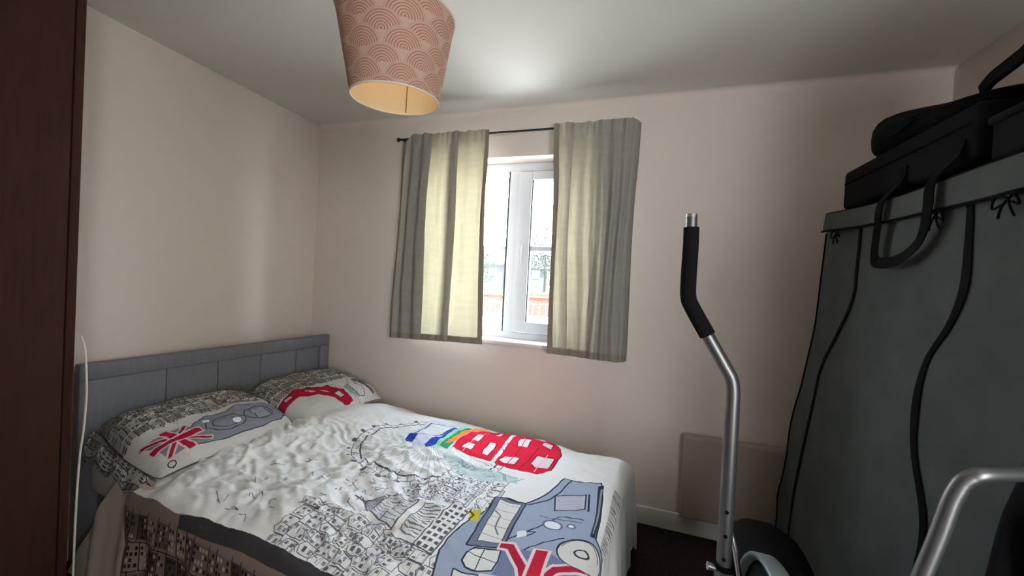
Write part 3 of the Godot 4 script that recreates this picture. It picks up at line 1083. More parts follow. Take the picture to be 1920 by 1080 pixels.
func pillow(called: String, vc: float, width: float, m: Material, label: String, turn: float, sd: int):
	var n := FastNoiseLite.new()
	n.seed = sd
	n.frequency = 5.0
	var droop := 0.03 if vc > 0.6 else 0.03
	var o := bed_root(called)
	tag(o, label, "pillow", "printed pillows on the bed")
	for side in [1.0, -1.0]:
		var P := []
		var uv := []
		var k := 44
		for i in k + 1:
			var row := []
			var ur := []
			for j in k + 1:
				var a := -1.0 + 2.0 * i / k
				var b := -1.0 + 2.0 * j / k
				a = sin(a * PI / 2) * 0.35 + a * 0.65
				b = sin(b * PI / 2) * 0.35 + b * 0.65
				var t := pow(maxf(0.0, 1.0 - pow(absf(a), 3.0)), 0.55) * pow(maxf(0.0, 1.0 - pow(absf(b), 8.0)), 0.5)
				var pinch := 1.0 - 0.05 * a * a * b * b
				var u := 0.3 + a * 0.27 * (1.0 - 0.03 * b * b) * pinch
				var v := vc + b * width * 0.5 * (1.0 - 0.03 * a * a) * pinch
				var y: float = 0.565 - 0.045 * a + side * t * (0.075 if side > 0 else 0.05) + 0.013 * n.get_noise_2d(u * 1.3, v) * t + 0.011 * n.get_noise_2d(u * 5, v * 2 + 7) * t
				y -= droop * pow(absf(b), 4)
				row.append(Vector3(u, y, v))
				ur.append(Vector2(0.5 - b * 0.5, 0.5 + a * 0.5))
			if side > 0:
				row.reverse()
				ur.reverse()
			P.append(row)
			uv.append(ur)
		obj("case_front" if side > 0 else "case_back", sheet(P, uv), m, o)
	if vc > 0.6:                                         # the open end of the case hanging over the mattress
		var F := []
		var fuv := []
		for i in 31:
			var a := -1.0 + 2.0 * i / 30.0
			var row := []
			var ur := []
			for j in 10:
				var t := j / 9.0
				row.append(Vector3(0.3 + a * 0.255 + 0.01 * sin(t * 3.0), 0.565 - 0.045 * a - droop - t * (0.085 + 0.02 * sin(i * 0.7)), vc + width * 0.49 + 0.03 * sin(t * PI * 0.55) + 0.006 * sin(i * 0.9) * t))
				ur.append(Vector2(0.05 + t * 0.16, 0.02 + i / 30.0 * 0.5))
			F.append(row)
			fuv.append(ur)
		F.reverse()
		fuv.reverse()
		obj("flap", sheet(F, fuv, 0.002), m, o)
	# stitched seam round the edge
	var loop := []
	for k in 65:
		var ang := TAU * k / 64
		var a := clampf(cos(ang) * 1.38, -1, 1)
		var b := clampf(sin(ang) * 1.38, -1, 1)
		var pinch := 1.0 - 0.05 * a * a * b * b
		loop.append(Vector3(0.3 + a * 0.272 * (1.0 - 0.03 * b * b) * pinch, 0.565 - 0.045 * a - droop * pow(absf(b), 4), vc + b * width * 0.503 * (1.0 - 0.03 * a * a) * pinch))
	obj("seam", pipe(loop, 0.0025, 0.0025, 6), M.seam_grey, o)


# ------------------------------------------------------------------ curtains
func build_curtains():
	var y := 2.224
	var rd := root("curtain_rod", Vector3(0, y, 0.08))
	tag(rd, "thin black metal curtain rod above the window", "curtain rod")
	obj("rod", pipe([Vector3(0.755, 0, 0), Vector3(2.205, 0, 0)], 0.0065), M.black_metal, rd)
	for x in [0.745, 2.215]:
		var st := new_st()
		lathe(st, [Vector2(0.0, -0.014), Vector2(0.009, -0.011), Vector2(0.013, 0.0), Vector2(0.009, 0.011), Vector2(0.0, 0.014)], 14, Transform3D(Basis(), Vector3(x, 0, 0)))
		obj("finial", st, M.black_metal, rd)
	for x in [0.775, 2.185]:
		var st := new_st()
		rbox(st, Vector3(x, 0, -0.04), Vector3(0.012, 0.012, 0.08), 0.003)
		rbox(st, Vector3(x, 0, -0.078), Vector3(0.03, 0.05, 0.004), 0.001)
		obj("bracket", st, M.black_metal, rd)
	curtain(0.795, 1.402, 0.768, 1.425, V([0, 1, 0.05, 4.0, 0.1, 2.4, 0.16, 5, 0.225, 3.0, 0.29, 5.2, 0.36, 3.4, 0.3, 2.2, 0.18, 1.8, 0.1, 1.2, 0.14, 0.6, 0.28, 0.6, 0.39, 1.2, 0.45, 2.8, 0.51, 2.3, 0.56, 3.8, 0.63, 5.0, 0.67, 3.8, 0.65, 2.4, 0.59, 1.8, 0.58, 1.0, 0.64, 0.6, 0.72, 1.4, 0.8, 2.8, 0.88, 1.9, 0.95, 3.0, 1.0, 2.2]), 0.905, false, "left curtain of the grey pair, glowing beside the window gap")
	curtain(1.803, 2.285, 1.845, 2.268, V([0, 2.5, 0.08, 3.4, 0.14, 4.2, 0.2, 5.0, 0.24, 3.8, 0.2, 2.6, 0.17, 1.6, 0.24, 0.8, 0.34, 1.4, 0.41, 2.8, 0.47, 1.8, 0.53, 3.2, 0.6, 5.4, 0.655, 3.0, 0.72, 5.4, 0.78, 3.0, 0.845, 5.2, 0.905, 2.8, 0.95, 3.6, 0.985, 1.6, 0.92, 1.4, 0.8, 1.8, 0.66, 1.4, 0.55, 1.0, 0.53, 0.4, 0.66, 0.2, 0.8, 0.5, 0.9, 0.0, 1.0, -0.4]), 0.905, true, "right curtain of the grey pair, its outer half in shade")


func curtain(xa: float, xb: float, xc: float, xd: float, plan: Array, bottom: float, right: bool, label: String):
	var o := root("curtain")
	tag(o, label, "curtain", "grey curtains at the window")
	var path := []                                    # the folds seen from above: share of the width, distance forward in cm
	for p in plan:
		path.append(Vector3(p.x, p.y, 0))
	path = catmull(path, 8)
	var nu: int = path.size()
	var nv := 46
	var P := []
	var H := []
	var n := FastNoiseLite.new()
	n.seed = 3 if right else 4
	n.frequency = 3.0
	for i in nu:
		var s: float = path[i].x
		var f: float = path[i].y / 5.0
		var row := []
		var hem := []
		for j in nv:
			var t := float(j) / (nv - 1)
			var low := smoothstep(0.0, 0.35, t)
			var x := lerpf(lerpf(xa, xb, s), lerpf(xc, xd, s), t)
			var tight := lerpf(0.5, 1.0, low)
			var z := 0.089 + 0.05 * f * tight
			if t < 0.05:
				z += 0.003 * sin(i * 0.7)
			if right and s > 0.9:
				z -= 0.05 * (s - 0.9) / 0.1
			z += 0.010 * n.get_noise_2d(s * 2.2, t * 0.6) * low
			var top := y_top(s, right)
			var yb := bottom + (0.018 * (s if not right else 0.25) if not right else 0.008 - 0.01 * s) + 0.006 * f
			row.append(Vector3(x + 0.008 * sin(t * 5.0 + s * 9.0) * low, lerpf(top, yb, t), z))
		row.reverse()
		P.append(row)
		for j in 3:
			var a: Vector3 = row[0].lerp(row[1], 1.0 * j)
			hem.append(Vector3(a.x, row[0].y + j * 0.019, a.z + 0.0022))
		H.append(hem)
	obj("cloth", sheet(P), M.curtain_cloth, o)
	obj("hem", sheet(H, null, 0.001), M.hem_cloth, o)
	# side hems
	for e in [0, nu - 1]:
		var S := []
		for k in 8:
			var c := []
			var ii: int = e + (k if e == 0 else k - 7) * 1
			for q in P[ii]:
				c.append(q + Vector3(0, 0, 0.002))
			S.append(c)
		obj("side_hem", sheet(S, null, 0.001), M.hem_cloth, o)


func y_top(s: float, right: bool) -> float:
	var y := 2.241 + 0.0025 * sin(s * 50.0)
	if not right and s < 0.1:
		y -= 0.045 * (1.0 - smoothstep(0.05, 0.1, s))
	return y


# ------------------------------------------------------------------ pendant
func build_pendant():
	var at := Vector3(1.611, 1.823, 1.345)
	var o := root("pendant_lamp", at)
	tag(o, "tapered pink wave-patterned pendant lampshade hanging over the bed", "lamp")
	o.rotation_degrees = Vector3(0, 20, 0)
	var rb := 0.123
	var rt := 0.162
	var hgt := 0.225
	var st := new_st()
	var prof := []
	for k in 9:
		prof.append(Vector2(lerpf(rb, rt, k / 8.0), hgt * k / 8.0))
	lathe(st, prof, 64, Transform3D(), true)
	obj("shade", st, M.shade_cloth, o)
	var si := new_st()
	var inner := []
	for k in 9:
		inner.append(Vector2(lerpf(rt, rb, k / 8.0) - 0.0015, hgt * (8 - k) / 8.0))
	lathe(si, inner, 64)
	obj("lining", si, M.shade_lining, o)
	for e in [[rb, 0.0], [rt, hgt]]:
		var ring := []
		for k in 65:
			ring.append(Vector3(cos(TAU * k / 64) * e[0], e[1], sin(TAU * k / 64) * e[0]))
		obj("trim", pipe(ring, 0.0028, 0.0028, 8), M.shade_trim, o)
	obj("seam", box(Vector3(0, 0.11, 0), Vector3(0.004, 0.21, 0.0012), 0.0004), M.seam_brown, o)
	o.get_node("seam").transform = Transform3D(Basis.from_euler(Vector3(0.17, 0, 0)), Vector3(0, 0.0, 0))
	o.get_node("seam").position = Vector3(0, 0, -0.121)
	o.get_node("seam").rotation = Vector3(-0.172, 0, 0)
	var lean := Basis(Vector3(cos(deg_to_rad(2.4)), 0, sin(deg_to_rad(2.4))), deg_to_rad(5.0))
	var sp := new_st()
	for k in 3:
		var a := TAU * k / 3
		tube(sp, [Vector3(cos(a) * 0.02, hgt - 0.04, sin(a) * 0.02), Vector3(cos(a) * rt, hgt, sin(a) * rt)], 0.0018, -1, 6)
	obj("spider", sp, M.shade_trim, o)
	var h := new_st()
	lathe(h, [Vector2(0.0, 0.19), Vector2(0.019, 0.19), Vector2(0.021, 0.21), Vector2(0.021, 0.24), Vector2(0.012, 0.262), Vector2(0.005, 0.272), Vector2(0, 0.272)], 20)
	obj("lamp_holder", h, M.white_gloss, o)
	var b := new_st()
	lathe(b, [Vector2(0.0, 0.12), Vector2(0.014, 0.124), Vector2(0.022, 0.14), Vector2(0.022, 0.16), Vector2(0.014, 0.182), Vector2(0.013, 0.2), Vector2(0, 0.201)], 20)
	obj("unseen_bulb", b, M.unseen_bulb_glow, o)  # out of view, set glowing to warm the lining
	var glow := OmniLight3D.new()  # dim light of the unseen bulb, placed to warm the shade lining
	glow.name = "unseen_bulb_light"
	glow.light_color = Color(1.0, 0.9, 0.72)
	glow.light_energy = 0.012
	glow.omni_range = 8.0
	glow.omni_attenuation = 2.0
	glow.light_size = 0.02
	glow.shadow_enabled = true
	glow.position = Vector3(0, 0.155, 0)
	o.add_child(glow)
	for q in o.get_children():                     # the shade hangs a little askew
		if q is MeshInstance3D:
			q.transform = Transform3D(lean, Vector3(0, 0.27, 0) - lean * Vector3(0, 0.27, 0)) * q.transform
	obj("cord", pipe([Vector3(0, 0.265, 0), Vector3(0, RH - at.y - 0.02, 0)], 0.0035, -1, 8), M.white_gloss, o)
	var r := new_st()
	lathe(r, [Vector2(0.0, RH - at.y - 0.03), Vector2(0.03, RH - at.y - 0.028), Vector2(0.045, RH - at.y - 0.012), Vector2(0.05, RH - at.y), Vector2(0, RH - at.y)], 24)
	obj("ceiling_rose", r, M.white_gloss, o)


# ------------------------------------------------------------------ brown wardrobe at the left edge
func build_brown_wardrobe():
	var o := root("wardrobe", Vector3(0.03, 0, 1.543))
	tag(o, "tall dark brown wooden wardrobe at the left edge, close by", "wardrobe")
	var d := 0.59
	var h := 2.2
	var w := 1.1
	obj("side_panel", bar(0.0, d, 0.0, h, 0.0, 0.022, 0.002), M.brown_wood, o)
	obj("side_panel", bar(0.0, d, 0.0, h, w - 0.022, w, 0.002), M.brown_wood, o)
	obj("top_panel", bar(0.0, d, h, h + 0.022, 0.0, w, 0.003), M.brown_wood, o)
	obj("back_panel", bar(0.0, 0.008, 0.0, h, 0.022, w - 0.022, 0.001), M.brown_wood, o)
	obj("plinth", bar(d - 0.03, d - 0.012, 0.0, 0.07, 0.022, w - 0.022, 0.001), M.dark_gap, o)
	for k in 2:
		var z0 := 0.026 + k * (w - 0.05) / 2
		var dr := obj("door", bar(d - 0.016, d + 0.002, 0.072, h - 0.003, z0, z0 + (w - 0.05) / 2 - 0.003, 0.002), M.brown_wood, o)
		obj("handle", pipe(catmull([Vector3(d, 1.0, z0 + 0.45 - k * 0.38), Vector3(d + 0.028, 1.01, z0 + 0.45 - k * 0.38), Vector3(d + 0.028, 1.11, z0 + 0.45 - k * 0.38), Vector3(d, 1.12, z0 + 0.45 - k * 0.38)], 6), 0.005), M.chrome, dr)
	var c := root("cable", Vector3(0.64, 0, 1.533))
	tag(c, "thin white cable hanging down the end of the brown wardrobe", "cable")
	var pts := catmull([Vector3(-0.022, 1.07, -0.004), Vector3(-0.006, 1.02, -0.008), Vector3(0.004, 0.9, -0.01), Vector3(0.0, 0.78, -0.009), Vector3(-0.012, 0.68, -0.007), Vector3(-0.02, 0.5, -0.006), Vector3(-0.022, 0.2, -0.006), Vector3(-0.022, 0.006, -0.006)], 8)
	obj("wire", pipe(pts, 0.003, -1, 8), M.cable_white, c)


# ------------------------------------------------------------------ fabric wardrobe
const FX := 3.03


func front_x(y: float, z: float) -> float:
	var low := clampf((1.58 - y) / 1.3, 0.0, 1.0)
	return FX - 0.045 * sin(low * PI * 0.62) + (0.012 * sin(z * 9.0 + y * 2.0) + 0.008 * sin(y * 7.0 - z * 5.0) + 0.006 * sin(z * 17.0 - y * 6.0) + 0.005 * sin(z * 23.0 + y * 4.0)) * low


func left_z(y: float) -> float:        # the cover flares towards the window wall near the floor
	var ys := [1.70, 1.59, 1.2, 0.93, 0.62, 0.36, 0.0]
	var zs := [0.405, 0.402, 0.415, 0.375, 0.272, 0.15, 0.13]
	for k in 6:
		if y >= ys[k + 1]:
			var t: float = clampf((ys[k] - y) / (ys[k] - ys[k + 1]), 0.0, 1.0)
			return lerpf(zs[k], zs[k + 1], t)
	return 0.13


func crest(z: float) -> float:        # the sagging top edge
	return lerpf(1.655, 1.62, clampf((z - 0.44) / 0.8, 0, 1)) - 0.012 * sin((z - 0.44) * 5.0)


func hem_y(z: float) -> float:
	return lerpf(1.585, 1.545, clampf((z - 0.44) / 0.7, 0, 1)) - 0.006 * sin((z - 0.44) * 6.0)


func build_fabric_wardrobe():
	var o := root("fabric_wardrobe")
	tag(o, "large grey fabric wardrobe with black piping along the right wall", "wardrobe")
	var z1 := 1.95
	var P := []
	for i in 60:
		var s := float(i) / 59
		var col := []
		for j in 60:
			var y := lerpf(1.6, 0.02, float(j) / 59)
			var z := lerpf(left_z(y), z1, s)
			col.append(Vector3(front_x(y, z), y, z))
		P.append(col)
	P.reverse()
	obj("front_panel", sheet(P, null, 0.003), M.wardrobe_cloth, o)
	var E := []
	for i in 20:
		var col := []
		for j in 60:
			var y := lerpf(1.64, 0.02, float(j) / 59)
			var s := float(i) / 19
			col.append(Vector3(lerpf(front_x(y, left_z(y)), 3.56, s), y, left_z(y) + 0.02 * sin(s * PI)))
		E.append(col)
	obj("end_panel", sheet(E, null, 0.003), M.wardrobe_cloth, o)
	obj("end_panel", bar(3.03, 3.56, 0.02, 1.6, z1 - 0.002, z1 + 0.004, 0.001), M.wardrobe_cloth, o)
	obj("back_panel", bar(3.555, 3.562, 0.02, 1.62, 0.45, z1, 0.001), M.wardrobe_cloth, o)
	# valance over the top of the front, and the sagging top
	var W := []
	var T := []
	for i in 50:
		var z := lerpf(0.402, z1, i / 49.0)
		var col := []
		for j in 8:
			var t := j / 7.0
			col.append(Vector3(FX - 0.008 - 0.006 * sin(t * PI * 0.5), lerpf(crest(z), hem_y(z), t), z))
		W.append(col)
		var tc := []
		for j in 8:
			var t := j / 7.0
			tc.append(Vector3(lerpf(FX - 0.008, 3.56, t), crest(z) + 0.004 - 0.03 * sin(t * PI) * 0.2, z))
		T.append(tc)
	W.reverse()
	obj("valance", sheet(W, null, 0.003), M.wardrobe_cloth, o)
	obj("top_panel", sheet(T, null, 0.003), M.wardrobe_cloth, o)
	var hem := []
	for i in 40:
		var z := lerpf(0.402, z1, i / 39.0)
		hem.append(Vector3(FX - 0.017, hem_y(z), z))
	obj("piping", pipe(hem, 0.0042, -1, 8), M.black_trim, o)
	var le := []
	for j in 40:
		var y := lerpf(1.58, 0.03, j / 39.0)
		le.append(Vector3(front_x(y, left_z(y)) - 0.001, y, left_z(y)))
	obj("piping", pipe(le, 0.0035, -1, 8), M.black_trim, o)
	# wavy zip tapes of the roll-up door: height, place, half width
	tape(o, [Vector3(0.0075, 1.57, 0.653), Vector3(0.0075, 1.43, 0.662), Vector3(0.0075, 1.319, 0.665), Vector3(0.0085, 1.181, 0.593), Vector3(0.0075, 1.047, 0.513), Vector3(0.007, 0.914, 0.484), Vector3(0.0065, 0.752, 0.451), Vector3(0.0075, 0.562, 0.416), Vector3(0.0075, 0.381, 0.393), Vector3(0.0075, 0.04, 0.38)])
	tape(o, [Vector3(0.0085, 1.55, 1.105), Vector3(0.010, 1.466, 1.117), Vector3(0.0115, 1.355, 1.126), Vector3(0.009, 1.267, 1.103), Vector3(0.0085, 1.168, 1.05), Vector3(0.0125, 1.056, 1.033), Vector3(0.0105, 0.935, 1.045), Vector3(0.0125, 0.814, 1.094), Vector3(0.011, 0.74, 1.106), Vector3(0.011, 0.64, 1.1), Vector3(0.011, 0.3, 1.11), Vector3(0.011, 0.04, 1.11)])
	# little tie bows under the hem
	for z in [0.535, 1.03, 1.225]:
		var y: float = hem_y(z) - 0.012
		var st := new_st()
		for s in [-1.0, 1.0]:
			tube(st, catmull([Vector3(FX - 0.02, y, z), Vector3(FX - 0.028, y + 0.006, z + s * 0.02), Vector3(FX - 0.026, y - 0.018, z + s * 0.03), Vector3(FX - 0.022, y - 0.008, z + s * 0.006)], 5), 0.0022, -1, 6)
			tube(st, catmull([Vector3(FX - 0.022, y, z), Vector3(FX - 0.026, y - 0.02, z + s * 0.01), Vector3(FX - 0.024, y - 0.04, z + s * 0.018)], 4), 0.0022, -1, 6)
		obj("bow", st, M.black_trim, o)
	for a in [[3.06, 0.5], [3.53, 0.5], [3.06, 1.9], [3.53, 1.9]]:
		obj("pole", pipe([Vector3(a[0], 0, a[1]), Vector3(a[0], 1.57, a[1])], 0.009), M.steel, o)


func tape(o: Node3D, list: Array):
	var pts := catmull(list, 8)
	var P := []
	for k in 3:
		var row := []
		for p in pts:
			var hw: float = p.x
			var z: float = p.z + (k - 1) * hw
			row.append(Vector3(front_x(p.y, z) - 0.004, p.y, z))
		P.append(row)
	P.reverse()
	obj("zip_tape", sheet(P, null, 0.002), M.black_trim, o)


# ------------------------------------------------------------------ bags on top
func webbing(o: Node3D, called: String, list: Array, wide: float, thick := 0.003):      # a flat strap that faces the room
	var pts := catmull(list, 8)
	var A := []
	for k in 2:
		var row := []
		for i in pts.size():
			var t: Vector3 = (pts[mini(i + 1, pts.size() - 1)] - pts[maxi(i - 1, 0)]).normalized()
			var n := (Vector3(-1, 0.25, 0) - t * t.dot(Vector3(-1, 0.25, 0))).normalized()
			row.append(pts[i] + n.cross(t) * wide * (0.5 - k))
		A.append(row)
	obj(called, sheet(A, null, thick), M.webbing, o)


func build_bags():
	# flat case at the bottom
	var a := root("storage_case", Vector3(3.29, 1.665, 0.745))
	tag(a, "flat dark soft case lying directly on the fabric wardrobe", "case")
	obj("body", box(Vector3(0, 0.076, 0.0), Vector3(0.46, 0.15, 0.62), 0.018, 3), M.bag_charcoal, a)
	var zp := [Vector3(-0.231, 0.1, -0.29), Vector3(-0.231, 0.1, 0.29), Vector3(0.231, 0.1, 0.29), Vector3(0.231, 0.1, -0.29), Vector3(-0.231, 0.1, -0.29)]
	obj("zip", pipe(zp, 0.004, -1, 6), M.webbing, a)
	var off := Vector3(3.29, 1.665, 0.745)
	var loop := []
	for p in [Vector3(3.056, 1.73, 0.80), Vector3(3.046, 1.68, 0.80), Vector3(3.004, 1.62, 0.803), Vector3(2.998, 1.537, 0.804), Vector3(2.994, 1.46, 0.806), Vector3(2.992, 1.432, 0.832), Vector3(2.99, 1.434, 0.925), Vector3(2.992, 1.467, 0.99), Vector3(2.994, 1.506, 1.012), Vector3(2.998, 1.561, 1.014), Vector3(3.004, 1.63, 1.012), Vector3(3.046, 1.69, 1.01), Vector3(3.056, 1.73, 1.01)]:
		loop.append(p - off)
	webbing(a, "carry_strap", loop, 0.033)
	# slumped holdall above it
	var b := root("holdall", Vector3(3.27, 1.817, 0.86))
	tag(b, "long slumped black holdall lying on the flat case", "bag")
	var prof := []
	var nz := 44
	var na := 28
	for i in nz + 1:
		var s := float(i) / nz
		var z := lerpf(-0.385, 0.185, s)
		var e := pow(maxf(0.0, 1.0 - pow(absf(s * 2.0 - 1.0), 7.0)), 0.36)
		var crest_h := lerpf(0.18, 0.05, smoothstep(0.0, 1.0, s)) * (0.86 + 0.14 * smoothstep(0.0, 0.2, s))
		var row := []
		for k in na + 1:
			var ang := TAU * k / na
			var cx := signf(cos(ang)) * pow(absf(cos(ang)), 0.6) * 0.19 * e
			var cy := signf(sin(ang)) * pow(absf(sin(ang)), 0.6) * crest_h * 0.5 * e
			row.append(Vector3(cx, crest_h * 0.5 + cy, z))
		prof.append(row)
	obj("body", sheet(prof), M.bag_black, b)
	webbing(b, "handle", [Vector3(-0.15, 0.115, -0.24), Vector3(-0.197, 0.085, -0.22), Vector3(-0.2, 0.05, -0.15), Vector3(-0.197, 0.06, -0.08), Vector3(-0.15, 0.085, -0.06)], 0.024)
	var zl := []
	for k in 21:
		var s := lerpf(0.1, 0.9, k / 20.0)
		zl.append(Vector3(0.02, lerpf(0.18, 0.05, smoothstep(0.0, 1.0, s)) * (0.86 + 0.14 * smoothstep(0.0, 0.2, s)), lerpf(-0.385, 0.185, s)))
	obj("zip", pipe(zl, 0.004, -1, 6), M.webbing, b)
	# dark grey box at the room end
	var c := root("storage_box", Vector3(3.235, 1.65, 1.265))
	tag(c, "dark grey lidded box beside the flat case, at the right picture edge", "box")
	obj("body", box(Vector3(0, 0.052, 0), Vector3(0.34, 0.1, 0.36), 0.01, 2), M.bag_charcoal, c)
	obj("lid", box(Vector3(0, 0.098, 0), Vector3(0.352, 0.022, 0.372), 0.008, 2), M.bag_charcoal, c)
	# black backpack on the very top with its strap hanging forward
	var d := root("backpack", Vector3(3.28, 1.761, 1.225))
	tag(d, "black backpack on top of the pile, its strap reaching out", "bag")
	obj("body", box(Vector3(0.0, 0.15, 0.0), Vector3(0.34, 0.3, 0.3), 0.08, 4), M.bag_black, d)
	obj("pocket", box(Vector3(-0.17, 0.1, 0.02), Vector3(0.08, 0.17, 0.2), 0.03, 3), M.bag_black, d)
	webbing(d, "shoulder_strap", [Vector3(-0.12, 0.27, -0.03), Vector3(-0.13, 0.215, -0.12), Vector3(-0.138, 0.168, -0.18), Vector3(-0.14, 0.155, -0.225), Vector3(-0.14, 0.146, -0.27), Vector3(-0.14, 0.128, -0.3)], 0.042, 0.012)
	webbing(d, "grab_loop", [Vector3(0.0, 0.285, -0.06), Vector3(0.0, 0.33, -0.03), Vector3(0.0, 0.33, 0.03), Vector3(0.0, 0.285, 0.06)], 0.022)


# ------------------------------------------------------------------ exercise machine
func build_trainer():
	var o := root("cross_trainer", Vector3(2.7, 0, 1.25))
	tag(o, "silver and black cross trainer exercise machine standing before the fabric wardrobe", "exercise machine")
	var at := Vector3(2.7, 0, 1.25)
	# left moving arm
	var pts := [Vector3(2.417, 1.497, 1.25), Vector3(2.4185, 1.43, 1.25), Vector3(2.418, 1.34, 1.25), Vector3(2.420, 1.30, 1.25), Vector3(2.430, 1.275, 1.25), Vector3(2.465, 1.215, 1.25), Vector3(2.512, 1.135, 1.25), Vector3(2.524, 1.112, 1.25), Vector3(2.529, 1.085, 1.25), Vector3(2.53, 1.03, 1.25), Vector3(2.531, 0.84, 1.25), Vector3(2.532, 0.42, 1.25)]
	for k in pts.size():
		pts[k] -= at
	var arm := obj("moving_arm", pipe(catmull(pts, 6), 0.0125, 0.0165, 16), M.steel, o)
	obj("grip", pipe(catmull([pts[0].lerp(pts[1], 0.4), pts[1], pts[2], pts[3], pts[4], pts[5].lerp(pts[6], 0.05)], 6), 0.0178, 0.0185, 18), M.foam, arm)
	obj("end_cap", pipe([pts[0] + Vector3(0, -0.002, 0), pts[0] + Vector3(0, 0.006, 0)], 0.0132, 0.012, 16), M.chrome, arm)
	for y in [0.80, 0.743, 0.688]:
		var h := Vector3(2.531, y, 1.25) - at
		obj("hole", pipe([h + Vector3(-0.002, 0.0, 0.0145), h + Vector3(-0.003, 0.001, 0.0172)], 0.0042, -1, 10), M.shroud, arm)
	# socket, clamp and knob of the left arm
	var s0 := Vector3(2.532, 0.665, 1.25) - at
	obj("socket", pipe([s0 - Vector3(0, 0.4, 0), s0], 0.0195, -1, 16), M.steel, o)
	obj("collar", pipe([s0 - Vector3(0, 0.006, 0), s0 + Vector3(0, 0.005, 0)], 0.0225, -1, 16), M.shroud, o)
	obj("knob", pipe([s0 + Vector3(-0.018, -0.008, 0.004), s0 + Vector3(-0.036, -0.006, 0.006)], 0.007, 0.009, 12), M.chrome, o)
	# link rod beside it down to the pedal
	obj("link_rod", pipe([Vector3(2.562, 0.703, 1.175) - at, Vector3(2.571, 0.67, 1.183) - at, Vector3(2.58, 0.612, 1.202) - at, Vector3(2.6, 0.3, 1.3) - at], 0.0065, -1, 10), M.chrome, o)
	# right moving arm, swung back
	var rp := []
	for p in [Vector3(2.93, 1.11, 1.44), Vector3(2.914, 1.041, 1.446), Vector3(2.889, 0.973, 1.455), Vector3(2.873, 0.892, 1.461), Vector3(2.868, 0.82, 1.455), Vector3(2.872, 0.7, 1.41), Vector3(2.88, 0.42, 1.28)]:
		rp.append(p - at)
	var arm2 := obj("moving_arm", pipe(catmull(rp, 6), 0.0125, 0.0165, 16), M.steel, o)
	obj("grip", pipe(catmull([rp[0].lerp(rp[1], 0.3), rp[1], rp[2], rp[3], rp[4]], 6), 0.0178, -1, 18), M.foam, arm2)
	# fixed handlebar: from the rider's end round the corner to the post
	var hb := []
	for p in [Vector3(2.65, 0.68, 1.575), Vector3(2.693, 0.833, 1.561), Vector3(2.715, 0.917, 1.558), Vector3(2.73, 0.979, 1.558), Vector3(2.74, 1.029, 1.559), Vector3(2.745, 1.048, 1.56), Vector3(2.75, 1.062, 1.561), Vector3(2.758, 1.073, 1.563), Vector3(2.772, 1.081, 1.564), Vector3(2.82, 1.086, 1.552), Vector3(2.86, 1.088, 1.54), Vector3(2.882, 1.075, 1.53), Vector3(2.888, 1.03, 1.52), Vector3(2.875, 0.6, 1.5), Vector3(2.86, 0.12, 1.45)]:
		hb.append(p - at)
	obj("handlebar", pipe(catmull(hb, 6), 0.0105, -1, 18), M.steel, o)
	obj("handlebar_stay", pipe([Vector3(2.65, 0.68, 1.575) - at, Vector3(2.66, 0.35, 1.56) - at, Vector3(2.70, 0.13, 1.5) - at], 0.0105, -1, 14), M.steel, o)
	# flywheel and black shroud
	var side := Basis(Vector3(0, 0, 1), -PI / 2)
	var fw := new_st()
	lathe(fw, [Vector2(0.232, -0.006), Vector2(0.238, -0.02), Vector2(0.246, -0.022), Vector2(0.25, -0.017), Vector2(0.25, 0.017), Vector2(0.246, 0.022), Vector2(0.238, 0.02), Vector2(0.232, 0.006)], 64, Transform3D(side, Vector3(2.63, 0.455, 1.3) - at))
	var wheel := obj("flywheel", fw, M.wheel_grey, o)
	var fd := new_st()
	lathe(fd, [Vector2(0.0, -0.02), Vector2(0.03, -0.02), Vector2(0.05, -0.006), Vector2(0.234, -0.004), Vector2(0.234, 0.004), Vector2(0.05, 0.006), Vector2(0.03, 0.02), Vector2(0.0, 0.02)], 48, Transform3D(side, Vector3(2.63, 0.455, 1.3) - at))
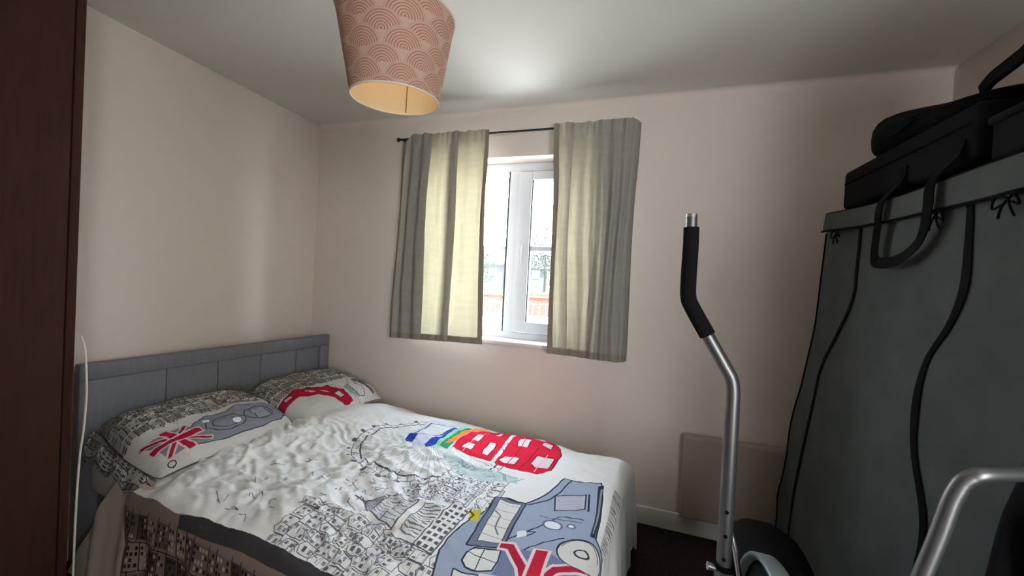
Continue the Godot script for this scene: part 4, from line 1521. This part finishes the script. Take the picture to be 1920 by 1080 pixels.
	obj("disc", fd, M.shroud, wheel)
	var sr := new_st()
	lathe(sr, [Vector2(0.0, -0.095), Vector2(0.2, -0.093), Vector2(0.262, -0.075), Vector2(0.285, -0.03), Vector2(0.285, 0.03), Vector2(0.262, 0.075), Vector2(0.2, 0.093), Vector2(0.0, 0.095)], 56, Transform3D(side, Vector3(2.715, 0.33, 0.98) - at))
	obj("shroud", sr, M.shroud, o)
	# base
	obj("main_beam", pipe([Vector3(2.705, 0.12, 0.75) - at, Vector3(2.705, 0.12, 1.9) - at], 0.028, -1, 14), M.steel, o)
	for z in [0.78, 1.88]:
		var f := obj("foot_tube", pipe([Vector3(2.5, 0.06, z) - at, Vector3(2.91, 0.06, z) - at], 0.026, -1, 14), M.steel, o)
		for x in [2.49, 2.90]:
			obj("foot_cap", pipe([Vector3(x, 0.05, z) - at, Vector3(x + 0.022, 0.05, z) - at], 0.048, -1, 14), M.shroud, f)
	for x in [2.58, 2.83]:
		obj("pedal_bar", pipe([Vector3(x, 0.3, 1.28) - at, Vector3(x, 0.2, 1.85) - at], 0.014, -1, 12), M.steel, o)
		obj("pedal", box(Vector3(x, 0.245, 1.66) - at, Vector3(0.13, 0.03, 0.34), 0.012, 2, Basis(Vector3(1, 0, 0), 0.17)), M.shroud, o)
	obj("crank", pipe([Vector3(2.55, 0.33, 0.98) - at, Vector3(2.86, 0.33, 0.98) - at], 0.012, -1, 12), M.chrome, o)


# ------------------------------------------------------------------ heater
func build_heater():
	var o := root("panel_heater", Vector3(2.59, 0, 0.018))
	tag(o, "pale flat panel heater low on the window wall behind the exercise machine", "heater")
	obj("body", box(Vector3(0.27, 0.333, 0.03), Vector3(0.54, 0.43, 0.056), 0.008, 3), M.heater_white, o)
	obj("top_grille", box(Vector3(0.27, 0.549, 0.032), Vector3(0.52, 0.008, 0.04), 0.002), M.heater_white, o)
	for x in [0.1, 0.44]:
		obj("wall_bracket", box(Vector3(x, 0.33, -0.007), Vector3(0.04, 0.3, 0.022), 0.002), M.heater_white, o)
